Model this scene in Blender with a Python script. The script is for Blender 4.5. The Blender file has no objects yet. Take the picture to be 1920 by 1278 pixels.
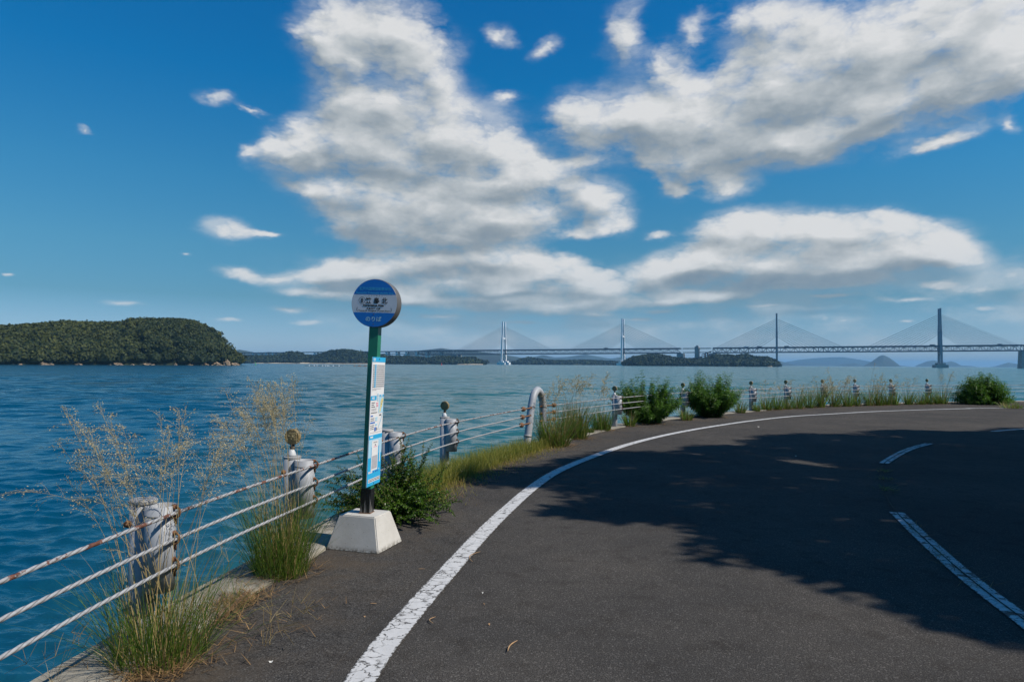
import bpy, bmesh, math, random
import numpy as np
from mathutils import Vector, Matrix, Euler

C = bpy.context.scene
COL = C.collection
PI = math.pi
R = math.radians
rng = np.random.default_rng(11)
random.seed(5)

# ------------------------------------------------------------------ camera
CAMH, FPX = 1.5, 1280.0
PITCH, ROLL = R(1.92), R(0.36)
cam_rot = (Matrix.Rotation(PI/2 + PITCH, 4, 'X') @ Matrix.Rotation(ROLL, 4, 'Z')).to_3x3()
def ray(x, y):                                   # photo pixel (1920 wide) -> world direction
    return cam_rot @ Vector(((x-960)/FPX, (639-y)/FPX, -1.0))
def G(x, y, z=0.0):                              # where that ray meets the level z
    d = ray(x, y); t = (z-CAMH)/d.z
    return Vector((d.x*t, d.y*t, z))
def P(x, y, D):                                  # the point of that ray at depth D
    d = ray(x, y); t = D/d.y
    return Vector((d.x*t, D, CAMH+d.z*t))
def hz(x): return 682 + (x-960)*0.00628

cam = bpy.data.cameras.new('camera'); cam.lens = 24; cam.sensor_width = 36; cam.clip_end = 90000; cam.clip_start = 0.05
co = bpy.data.objects.new('camera', cam); COL.objects.link(co)
co.matrix_world = Matrix.Translation((0, 0, CAMH)) @ cam_rot.to_4x4()
C.camera = co

# ------------------------------------------------------------------ mesh helpers
class MB:
    """collects geometry for ONE mesh object"""
    def __init__(s): s.v = []; s.f = []; s.n = 0; s.tone = []; s.uv = []; s.mi = []
    def add(s, v, faces, tone=0.5, uv=None, mi=0):
        v = np.asarray(v, dtype=np.float64).reshape(-1, 3)
        if not isinstance(faces, list) or (faces and np.isscalar(faces[0][0]) is False): pass
        s.v.append(v)
        t = np.full(len(v), tone) if np.isscalar(tone) else np.asarray(tone, dtype=np.float64)
        s.tone.append(t)
        s.uv.append(np.zeros((len(v), 2)) if uv is None else np.asarray(uv, dtype=np.float64))
        if isinstance(faces, np.ndarray): groups = [faces]
        else:
            by = {}
            for f in faces: by.setdefault(len(f), []).append(f)
            groups = [np.array(g) for g in by.values()]
        for g in groups:
            if len(g): s.f.append(g.astype(np.int64) + s.n); s.mi.append(np.full(len(g), mi))
        s.n += len(v)
        return s
    def box(s, c, size, rot=None, taper=None, mi=0, tone=.5):
        x, y, z = [q/2 for q in size]
        t = taper or (1, 1)
        v = [(-x,-y,-z),(x,-y,-z),(x,y,-z),(-x,y,-z),(-x*t[0],-y*t[1],z),(x*t[0],-y*t[1],z),(x*t[0],y*t[1],z),(-x*t[0],y*t[1],z)]
        m = rot or Matrix.Identity(3)
        v = [m @ Vector(q) + Vector(c) for q in v]
        return s.add([tuple(q) for q in v], [(0,3,2,1),(4,5,6,7),(0,1,5,4),(1,2,6,5),(2,3,7,6),(3,0,4,7)], mi=mi, tone=tone)
    def bar(s, a, b, w, h=None, mi=0):
        a, b = Vector(a), Vector(b); d = b-a; L = d.length
        m = d.to_track_quat('Z', 'Y').to_matrix()
        return s.box((a+b)/2, (w, h or w, L), m, mi=mi)
    def tube(s, pts, r, n=10, caps=True, mi=0, tone=.5):
        pts = [Vector(p) for p in pts]; k = len(pts)
        rs = r if hasattr(r, '__len__') else [r]*k
        tans = [(pts[min(i+1,k-1)]-pts[max(i-1,0)]).normalized() for i in range(k)]
        u = tans[0].orthogonal().normalized(); vs = []
        for i in range(k):
            u = (u - tans[i]*u.dot(tans[i])).normalized(); w = tans[i].cross(u)
            for j in range(n):
                a = 2*PI*j/n; vs.append(tuple(pts[i] + (u*math.cos(a)+w*math.sin(a))*rs[i]))
        f = [(i*n+j, i*n+(j+1)%n, (i+1)*n+(j+1)%n, (i+1)*n+j) for i in range(k-1) for j in range(n)]
        if caps: f += [tuple(range(n))[::-1], tuple((k-1)*n+j for j in range(n))]
        return s.add(vs, f, mi=mi, tone=tone)
    def lathe(s, prof, n=24, o=(0,0,0), m=None, mi=0):
        vs = []
        for (r, z) in prof:
            for j in range(n):
                a = 2*PI*j/n; p = Vector((r*math.cos(a), r*math.sin(a), z))
                if m: p = m @ p
                vs.append(tuple(p + Vector(o)))
        k = len(prof)
        f = [(i*n+j, i*n+(j+1)%n, (i+1)*n+(j+1)%n, (i+1)*n+j) for i in range(k-1) for j in range(n)]
        if prof[0][0] > 1e-4: f.append(tuple(range(n))[::-1])
        if prof[-1][0] > 1e-4: f.append(tuple((k-1)*n+j for j in range(n)))
        return s.add(vs, f, mi=mi)
    def build(s, name, mats, parent=None, smooth=False, loc=None):
        me = bpy.data.meshes.new(name)
        V = np.concatenate(s.v)
        me.vertices.add(len(V)); me.vertices.foreach_set('co', V.ravel().astype(np.float32))
        starts, totals, idx, o = [], [], [], 0
        for g in s.f:
            n, k = g.shape
            starts.append(o + np.arange(n)*k); totals.append(np.full(n, k)); idx.append(g.ravel()); o += n*k
        starts = np.concatenate(starts); totals = np.concatenate(totals); idx = np.concatenate(idx)
        me.loops.add(len(idx)); me.loops.foreach_set('vertex_index', idx.astype(np.int32))
        me.polygons.add(len(starts)); me.polygons.foreach_set('loop_start', starts.astype(np.int32)); me.polygons.foreach_set('loop_total', totals.astype(np.int32))
        me.polygons.foreach_set('material_index', np.concatenate(s.mi).astype(np.int32))
        me.update(calc_edges=True); me.validate()
        me.polygons.foreach_set('use_smooth', np.full(len(me.polygons), bool(smooth)))
        a = me.attributes.new('tone', 'FLOAT', 'POINT'); a.data.foreach_set('value', np.concatenate(s.tone).astype(np.float32))
        a = me.attributes.new('uvm', 'FLOAT_VECTOR', 'POINT')
        uv = np.concatenate(s.uv); a.data.foreach_set('vector', np.c_[uv, np.zeros(len(uv))].ravel().astype(np.float32))
        for m in (mats if isinstance(mats, (list, tuple)) else [mats]): me.materials.append(m)
        ob = bpy.data.objects.new(name, me); COL.objects.link(ob)
        if loc is not None: ob.location = loc
        if parent is not None: ob.parent = parent
        return ob

def tag(o, label=None, cat=None, group=None, kind=None):
    if label: o['label'] = label
    if cat: o['category'] = cat
    if group: o['group'] = group
    if kind: o['kind'] = kind
    return o
def thing(name, loc, label, cat, group=None, rz=0.0):
    o = bpy.data.objects.new(name, None); COL.objects.link(o); o.location = loc; o.rotation_euler = (0, 0, rz)
    o.empty_display_size = .2
    return tag(o, label, cat, group)
def copy_tree(o, parent=None):
    c = o.copy(); COL.objects.link(c)
    if parent is not None: c.parent = parent
    for ch in list(o.children): copy_tree(ch, c)
    return c
def smooth_path(pts, step):
    """Catmull-Rom through pts, resampled at even steps"""
    pts = [Vector(p) for p in pts]; q = [pts[0]*2-pts[1]] + pts + [pts[-1]*2-pts[-2]]
    out = []
    for i in range(1, len(q)-2):
        a, b, c, d = q[i-1], q[i], q[i+1], q[i+2]
        for k in range(24):
            t = k/24
            out.append(.5*((2*b)+(c-a)*t+(2*a-5*b+4*c-d)*t*t+(3*b-a-3*c+d)*t**3))
    out.append(pts[-1])
    A = np.array(out); s = np.r_[0, np.cumsum(np.linalg.norm(np.diff(A, axis=0), axis=1))]
    n = max(2, int(s[-1]/step)); t = np.linspace(0, s[-1], n+1)
    return np.stack([np.interp(t, s, A[:, k]) for k in range(3)], axis=1), t
def normals2d(A):
    T = np.gradient(A[:, :2], axis=0); T /= np.linalg.norm(T, axis=1)[:, None]
    return T, np.c_[T[:, 1], -T[:, 0]]            # tangent, right-hand normal
def ico(sub):
    bm = bmesh.new(); bmesh.ops.create_icosphere(bm, subdivisions=sub, radius=1)
    v = np.array([tuple(p.co) for p in bm.verts]); f = np.array([[q.index for q in p.verts] for p in bm.faces]); bm.free()
    return v, f

# ------------------------------------------------------------------ materials
class NT:
    def __init__(s, tree): s.t = tree
    def n(s, kind, **kw):
        nd = s.t.nodes.new(kind)
        for k, v in kw.items():
            if k == 'ins':
                for a, b in v.items():
                    i = nd.inputs[a]
                    if hasattr(b, 'is_output') or isinstance(b, bpy.types.NodeSocket): s.t.links.new(b, i)
                    else: i.default_value = b
            else: setattr(nd, k, v)
        return nd
    def math(s, op, a, b=0.0, c=None, clamp=False):
        ins = {0: a, 1: b}
        if c is not None: ins[2] = c
        return s.n('ShaderNodeMath', operation=op, use_clamp=clamp, ins=ins).outputs[0]
    def mix(s, f, a, b, blend='MIX'):
        nd = s.n('ShaderNodeMix', data_type='RGBA', blend_type=blend)
        for k, v in ((0, f), (6, a), (7, b)):
            if isinstance(v, bpy.types.NodeSocket): s.t.links.new(v, nd.inputs[k])
            else: nd.inputs[k].default_value = v if k == 0 else (tuple(v)+(1,) if len(v) == 3 else v)
        return nd.outputs[2]
    def ss(s, x, a, b):                           # smoothstep
        nd = s.n('ShaderNodeMapRange', interpolation_type='SMOOTHSTEP', ins={'Value': x, 'From Min': a, 'From Max': b})
        return nd.outputs[0]
    def lin(s, x, a, b, c=0.0, d=1.0):
        return s.n('ShaderNodeMapRange', ins={'Value': x, 'From Min': a, 'From Max': b, 'To Min': c, 'To Max': d}).outputs[0]
    def noise(s, vec, scale, detail=4, rough=.55, dist=0.0):
        return s.n('ShaderNodeTexNoise', ins={'Vector': vec, 'Scale': scale, 'Detail': detail, 'Roughness': rough, 'Distortion': dist})
    def mapping(s, vec, loc=(0,0,0), rot=(0,0,0), sc=(1,1,1), kind='POINT'):
        return s.n('ShaderNodeMapping', vector_type=kind, ins={'Vector': vec, 'Location': loc, 'Rotation': rot, 'Scale': sc}).outputs[0]

MATS = {}
def mat(name, fn):
    m = bpy.data.materials.new(name); m.use_nodes = True
    nt = NT(m.node_tree); b = m.node_tree.nodes['Principled BSDF']
    fn(nt, b, m); MATS[name] = m
    return m
def simple(name, col, rough=.6, metal=0.0, var=.12, scale=8.0, bump=0.0, bscale=40.0, dirt=None, dscale=3.0, spec=.5):
    """plain painted / cast / cut surface with tonal variation, optional dirt and relief"""
    def fn(t, b, m):
        tc = t.n('ShaderNodeTexCoord').outputs['Object']
        n1 = t.noise(tc, scale, 5).outputs[0]
        k = t.lin(n1, .3, .7, 1-var, 1+var)
        c = t.mix(1.0, col, t.n('ShaderNodeCombineColor', ins={0: k, 1: k, 2: k}).outputs[0], 'MULTIPLY')
        if dirt:
            n2 = t.noise(tc, dscale, 7, .65).outputs[0]
            c = t.mix(t.ss(n2, .52, .72), c, dirt)
        t.t.links.new(c, b.inputs['Base Color'])
        t.t.links.new(t.lin(n1, .2, .8, max(rough-.08, .02), min(rough+.1, 1)), b.inputs['Roughness'])
        b.inputs['Metallic'].default_value = metal; b.inputs['Specular IOR Level'].default_value = spec
        if bump:
            bp = t.n('ShaderNodeBump', ins={'Height': t.noise(tc, bscale, 5).outputs[0], 'Strength': bump, 'Distance': .01})
            t.t.links.new(bp.outputs[0], b.inputs['Normal'])
    return mat(name, fn)
def leafy(name, a, bcol, rough=.55, trans=.35, tscale=None):
    """leaf / blade colour between two tones carried by each leaf"""
    def fn(t, b, m):
        at = t.n('ShaderNodeAttribute', attribute_name='tone').outputs['Fac']
        c = t.mix(at, a, bcol)
        t.t.links.new(c, b.inputs['Base Color']); b.inputs['Roughness'].default_value = rough
        b.inputs['Specular IOR Level'].default_value = .3
        tr = t.n('ShaderNodeBsdfTranslucent', ins={'Color': c})
        mx = t.n('ShaderNodeMixShader', ins={0: trans, 1: b.outputs[0], 2: tr.outputs[0]})
        t.t.links.new(mx.outputs[0], m.node_tree.nodes['Material Output'].inputs[0])
    return mat(name, fn)

def asphalt_colour(t, tc):
    """colour, roughness height sockets of worn asphalt in metres"""
    fine = t.noise(tc, 140, 3, .75).outputs[0]
    grit = t.n('ShaderNodeTexVoronoi', ins={'Vector': tc, 'Scale': 150.0})
    cellr = t.n('ShaderNodeSeparateColor', ins={0: grit.outputs['Color']}).outputs[0]
    big = t.noise(tc, .55, 5, .6).outputs[0]
    mid = t.noise(tc, 5, 6, .65).outputs[0]
    c = t.mix(t.ss(fine, .32, .72), (.018, .017, .0165), (.096, .090, .084))
    c = t.mix(t.ss(cellr, .86, .99), c, (.118, .112, .104))
    c = t.mix(t.ss(mid, .48, .75), c, t.mix(1.0, c, (.72, .70, .68), 'MULTIPLY'))
    c = t.mix(t.ss(big, .35, .7), c, t.mix(1.0, c, (1.38, 1.34, 1.28), 'MULTIPLY'))
    vor2 = t.n('ShaderNodeTexVoronoi', ins={'Vector': tc, 'Scale': 16.0})
    keep = t.n('ShaderNodeSeparateColor', ins={0: vor2.outputs['Color']}).outputs[1]
    speck = t.math('MULTIPLY', t.ss(vor2.outputs['Distance'], .065, .035), t.ss(keep, .955, .97))
    c = t.mix(speck, c, (.36, .34, .30))
    wv = t.n('ShaderNodeVectorMath', operation='MULTIPLY_ADD', ins={0: t.noise(tc, 1.3, 5, .65).outputs['Color'], 1: (1.1, 1.1, 0), 2: tc}).outputs[0]
    ck = t.n('ShaderNodeTexVoronoi', feature='DISTANCE_TO_EDGE', ins={'Vector': wv, 'Scale': .33}).outputs['Distance']
    ck = t.math('MULTIPLY', t.ss(ck, .010, .002), t.ss(t.noise(tc, .28, 2).outputs[0], .52, .60))
    c = t.mix(t.math('MULTIPLY', ck, .12), c, (.008, .008, .008))
    ol = t.math('MULTIPLY', t.ss(t.noise(tc, .75, 6, .6).outputs[0], .60, .72), .45)
    c = t.mix(ol, c, t.mix(1.0, c, (.55, .55, .56), 'MULTIPLY'))
    return c, fine, cellr
def f_asphalt(t, b, m):
    tc = t.n('ShaderNodeTexCoord').outputs['Object']
    c, fine, cell = asphalt_colour(t, tc)
    x = t.n('ShaderNodeAttribute', attribute_name='tone').outputs['Fac']      # 1 on the dusty verge, 0 in the lane
    dust = t.noise(tc, 2.2, 8, .7).outputs[0]
    c = t.mix(t.math('MULTIPLY', x, t.ss(dust, .40, .72)), c, (.085, .066, .048))
    t.t.links.new(c, b.inputs['Base Color'])
    b.inputs['Roughness'].default_value = .9; b.inputs['Specular IOR Level'].default_value = .06
    h = t.math('ADD', fine, t.math('MULTIPLY', cell, .5))
    bp = t.n('ShaderNodeBump', ins={'Height': h, 'Strength': .75, 'Distance': .006})
    t.t.links.new(bp.outputs[0], b.inputs['Normal'])
mat('asphalt', f_asphalt)
def paint_mat(name, wear):
    def f(t, b, m):
        tc = t.n('ShaderNodeTexCoord').outputs['Object']
        uv = t.n('ShaderNodeAttribute', attribute_name='uvm').outputs['Vector']      # x: across 0..1, y: metres along
        ac, fine, cell = asphalt_colour(t, tc)
        sep = t.n('ShaderNodeSeparateXYZ', ins={0: uv})
        wob = t.noise(tc, 30, 6, .7).outputs[0]
        # cracks run across the stripe
        cv = t.mapping(uv, sc=(1.1, 11.0, 1))
        dn = t.noise(cv, 1.4, 3, .6).outputs['Color']
        cv2 = t.n('ShaderNodeVectorMath', operation='ADD', ins={0: cv, 1: dn}).outputs[0]
        vor = t.n('ShaderNodeTexVoronoi', feature='DISTANCE_TO_EDGE', ins={'Vector': cv2, 'Scale': 1.0})
        cr = t.math('SUBTRACT', 1.0, t.ss(t.math('ADD', vor.outputs['Distance'], t.math('MULTIPLY', t.math('SUBTRACT', wob, .5), .16)), .005, .05))
        crn = t.ss(t.noise(tc, 2.5, 3).outputs[0], .33, .55)
        cr = t.math('MULTIPLY', cr, crn)
        ed = t.math('MINIMUM', sep.outputs[0], t.math('SUBTRACT', 1.0, sep.outputs[0]))
        ed = t.math('SUBTRACT', 1.0, t.ss(t.math('ADD', ed, t.math('MULTIPLY', t.math('SUBTRACT', t.noise(tc, 38, 4, .7).outputs[0], .5), .42)), .01, .06))
        # a thin line of loss just inside the outer edge
        gr = t.math('ABSOLUTE', t.math('SUBTRACT', sep.outputs[0], .17))
        gr = t.math('SUBTRACT', 1.0, t.ss(t.math('ADD', gr, t.math('MULTIPLY', t.math('SUBTRACT', t.noise(tc, 55, 4, .7).outputs[0], .40), .5)), .0, .05))
        pit = t.ss(t.noise(tc, 90, 4, .75).outputs[0], .63, .70)
        wn = t.noise(tc, 7, 8, .72).outputs[0]
        patch = t.ss(wn, .66-wear*.22, .72-wear*.22)
        k = t.math('MAXIMUM', t.math('MAXIMUM', cr, ed), t.math('MAXIMUM', t.math('MAXIMUM', pit, patch), gr))
        grime = t.lin(t.noise(tc, 12, 6, .65).outputs[0], .3, .7, .82, 1.0)
        white = t.mix(1.0, (.56, .555, .545), t.n('ShaderNodeCombineColor', ins={0: grime, 1: grime, 2: grime}).outputs[0], 'MULTIPLY')
        t.t.links.new(t.mix(k, white, ac), b.inputs['Base Color'])
        b.inputs['Roughness'].default_value = .75; b.inputs['Specular IOR Level'].default_value = .3
        h = t.math('ADD', t.math('MULTIPLY', fine, .35), t.math('MULTIPLY', k, -.8))
        bp = t.n('ShaderNodeBump', ins={'Height': h, 'Strength': .6, 'Distance': .004})
        t.t.links.new(bp.outputs[0], b.inputs['Normal'])
    return mat(name, f)
paint_mat('road_paint', .35); paint_mat('road_paint_worn', .62)

def f_concrete(t, b, m):
    tc = t.n('ShaderNodeTexCoord').outputs['Object']
    n1 = t.noise(tc, 3.5, 8, .68).outputs[0]; n2 = t.noise(tc, 60, 4, .7).outputs[0]
    c = t.mix(t.ss(n1, .3, .7), (.20, .18, .14), (.36, .33, .27))
    c = t.mix(t.ss(n2, .56, .70), c, (.13, .115, .09))
    n3 = t.noise(tc, 1.3, 6, .7).outputs[0]
    c = t.mix(t.math('MULTIPLY', t.ss(n3, .5, .66), .75), c, (.085, .075, .055))
    t.t.links.new(c, b.inputs['Base Color']); b.inputs['Roughness'].default_value = .92
    bp = t.n('ShaderNodeBump', ins={'Height': t.math('ADD', n2, n1), 'Strength': .6, 'Distance': .01})
    t.t.links.new(bp.outputs[0], b.inputs['Normal'])
mat('old_concrete', f_concrete)
def f_cast(t, b, m):
    tc = t.n('ShaderNodeTexCoord').outputs['Object']
    n1 = t.noise(tc, 5, 7, .6).outputs[0]; n2 = t.noise(tc, 45, 4, .7).outputs[0]
    c = t.mix(t.ss(n1, .3, .75), (.46, .44, .40), (.55, .53, .49))
    z = t.n('ShaderNodeSeparateXYZ', ins={0: tc}).outputs[2]
    low_brown = t.math('MULTIPLY', t.ss(z, .05, .0), t.ss(n2, .35, .6))  # patchy darker brown toward the bottom
    c = t.mix(low_brown, c, (.10, .085, .06))
    vor = t.n('ShaderNodeTexVoronoi', ins={'Vector': tc, 'Scale': 60.0})
    kk = t.n('ShaderNodeSeparateColor', ins={0: vor.outputs['Color']}).outputs[0]
    c = t.mix(t.math('MULTIPLY', t.ss(vor.outputs['Distance'], .22, .12), t.ss(kk, .9, .92)), c, (.2, .18, .15))
    t.t.links.new(c, b.inputs['Base Color']); b.inputs['Roughness'].default_value = .9
    bp = t.n('ShaderNodeBump', ins={'Height': n2, 'Strength': .25, 'Distance': .004})
    t.t.links.new(bp.outputs[0], b.inputs['Normal'])
mat('cast_concrete', f_cast)
def galv(name, base, rustk):
    """weathered zinc paint with rust patches"""
    def f(t, b, m):
        tc = t.n('ShaderNodeTexCoord').outputs['Object']
        n1 = t.noise(tc, 6, 7, .65).outputs[0]; n2 = t.noise(t.mapping(tc, sc=(1, 1, .25)), 14, 6, .7).outputs[0]
        c = t.mix(t.ss(n1, .3, .7), tuple(q*.82 for q in base), base)
        c = t.mix(t.math('MULTIPLY', t.ss(n2, .58, .8), .15), c, (.22, .205, .18))
        rn = t.noise(tc, 9, 8, .75).outputs[0]
        rust = t.ss(rn, .80-rustk*.5, .86-rustk*.5)
        c = t.mix(rust, c, t.mix(t.ss(n1, .35, .65), (.10, .035, .018), (.23, .10, .045)))
        t.t.links.new(c, b.inputs['Base Color'])
        t.t.links.new(t.lin(rust, 0, 1, .5, .9), b.inputs['Roughness'])
        bp = t.n('ShaderNodeBump', ins={'Height': n2, 'Strength': .15, 'Distance': .003})
        t.t.links.new(bp.outputs[0], b.inputs['Normal'])
    return mat(name, f)
galv('zinc', (.36, .375, .40), .03); galv('zinc_rusty', (.34, .335, .33), .42)
def f_rope(rk):
    def f(t, b, m):
        tc = t.n('ShaderNodeTexCoord').outputs['Object']
        n1 = t.noise(tc, 40, 5, .6).outputs[0]; rn = t.noise(tc, 11, 6, .7).outputs[0]
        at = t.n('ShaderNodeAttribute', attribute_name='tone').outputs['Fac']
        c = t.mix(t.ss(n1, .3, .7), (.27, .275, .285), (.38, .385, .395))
        c = t.mix(t.math('MULTIPLY', t.ss(at, .4, .05), .7), c, (.08, .075, .07))            # darker in the grooves between strands
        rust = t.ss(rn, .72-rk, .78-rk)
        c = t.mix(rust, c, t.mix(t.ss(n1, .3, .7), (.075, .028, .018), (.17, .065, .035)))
        t.t.links.new(c, b.inputs['Base Color']); b.inputs['Roughness'].default_value = .65
    return f
mat('rope_rusty', f_rope(.21)); mat('rope_white', f_rope(.0))
simple('rust', (.16, .075, .035), .9, var=.45, scale=60, bump=.5, bscale=120, dirt=(.28, .17, .09), dscale=40)
simple('reflector_amber', (.23, .165, .07), .45, var=.25, scale=70, bump=.35, bscale=160, dirt=(.12, .085, .045), dscale=25)
simple('neck_dark', (.10, .075, .055), .8, var=.3, scale=60)
simple('dome_white', (.52, .53, .54), .45, var=.1, scale=20)
simple('pole_green', (.016, .185, .105), .38, var=.08, scale=18, dirt=(.05, .17, .11), dscale=8)
def f_black(t, b, m):
    tc = t.n('ShaderNodeTexCoord').outputs['Object']
    s = t.noise(t.mapping(tc, sc=(90, 90, 3)), 1.0, 4, .6).outputs[0]
    z = t.n('ShaderNodeSeparateXYZ', ins={0: tc}).outputs[2]
    k = t.math('MULTIPLY', t.ss(t.math('ADD', s, t.lin(z, .26, .5, .10, -.14)), .60, .66), .8)
    t.t.links.new(t.mix(k, (.008, .008, .009), (.30, .28, .26)), b.inputs['Base Color']); b.inputs['Roughness'].default_value = .4
mat('sleeve_black', f_black)
simple('sign_blue', (.006, .165, .52), .42, var=.05, scale=10)
simple('sign_white', (.62, .62, .64), .5, var=.04, scale=10)
simple('sign_rim', (.105, .10, .095), .5, var=.1, scale=30)
simple('ink_black', (.012, .012, .014), .6, var=.05)
simple('ink_cyan', (.05, .38, .62), .5, var=.05)
simple('ink_teal', (.42, .66, .66), .5, var=.05)
simple('print_white', (.80, .80, .80), .45, var=.03, scale=6)
simple('print_cyan', (.03, .42, .74), .45, var=.05, scale=6)
simple('print_paleblue', (.42, .68, .84), .45, var=.05)
simple('print_grey', (.45, .45, .48), .5, var=.08, scale=30)
simple('print_dark', (.10, .10, .12), .5)
simple('print_yellow', (.72, .62, .28), .5)
simple('print_pink', (.78, .28, .38), .5)
simple('print_blue', (.05, .17, .55), .5)
leafy('blade_green', (.042, .105, .010), (.19, .29, .042), .5, .45)
leafy('blade_straw', (.20, .14, .04), (.46, .35, .16), .6, .3)
leafy('seed_head', (.36, .29, .15), (.62, .53, .31), .7, .35)
leafy('verge_grass', (.12, .18, .018), (.40, .33, .07), .55, .45)
leafy('dead_straw', (.10, .055, .025), (.34, .21, .09), .8, .15)
leafy('leaf_dark', (.030, .095, .010), (.14, .27, .035), .4, .45)
leafy('leaf_shrub', (.018, .065, .007), (.12, .22, .02), .35, .4)
simple('stem_brown', (.10, .065, .03), .8, var=.25, scale=20)
simple('stem_green', (.07, .09, .03), .7, var=.25, scale=20)
leafy('forest_leaf', (.012, .026, .004), (.088, .094, .014), .7, .2)
leafy('forest_far', (.007, .018, .006), (.034, .052, .014), .8, .1)
simple('bark', (.07, .05, .035), .95, var=.35, scale=6, bump=.8, bscale=14)
simple('shore_rock', (.27, .195, .125), .95, var=.4, scale=.8, bump=.6, bscale=.8, dirt=(.14, .10, .07), dscale=.4)
simple('shore_sand', (.38, .31, .22), .95, var=.2, scale=.05)
simple('soil', (.055, .05, .025), .95, var=.4, scale=1.2, bump=.6, bscale=5)
simple('forest_floor', (.014, .022, .008), .95, var=.3, scale=.1)
simple('mountain_wood', (.018, .032, .022), .95, var=.45, scale=.004, bump=0)
simple('bridge_steel', (.035, .07, .11), .6, var=.1, scale=.05)
simple('bridge_tower', (.74, .75, .76), .55, var=.06, scale=.05)
simple('bridge_tower_dark', (.16, .19, .23), .55, var=.06, scale=.05)
simple('bridge_cable', (.12, .15, .18), .6, var=.05)
simple('bridge_concrete', (.30, .29, .27), .9, var=.15, scale=.1)
simple('vehicle_dark', (.05, .06, .07), .5); simple('vehicle_white', (.7, .7, .7), .5)
simple('buoy_red', (.5, .03, .03), .5); simple('buoy_green', (.02, .25, .13), .5)
simple('raft_wood', (.09, .06, .04), .9, var=.4, scale=.8); simple('pier_white', (.72, .73, .73), .6, var=.08, scale=.1); simple('float_white', (.75, .75, .75), .5)
simple('rust_float', (.30, .13, .05), .8, var=.3)
# ------------------------------------------------------------------ sun, sky, clouds
SUN_EL, SUN_BACK = R(48), R(17)                   # to the right and a little behind
sdir = Vector((math.cos(SUN_EL)*math.cos(SUN_BACK), -math.cos(SUN_EL)*math.sin(SUN_BACK), math.sin(SUN_EL)))
sl = bpy.data.lights.new('sun', 'SUN'); sl.energy = 5.0; sl.angle = R(.53); sl.color = (1, .93, .83)
so = bpy.data.objects.new('sun', sl); COL.objects.link(so); so.location = (20, -10, 40)
so.rotation_euler = sdir.to_track_quat('Z', 'Y').to_euler()

SKY_K = .10
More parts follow.
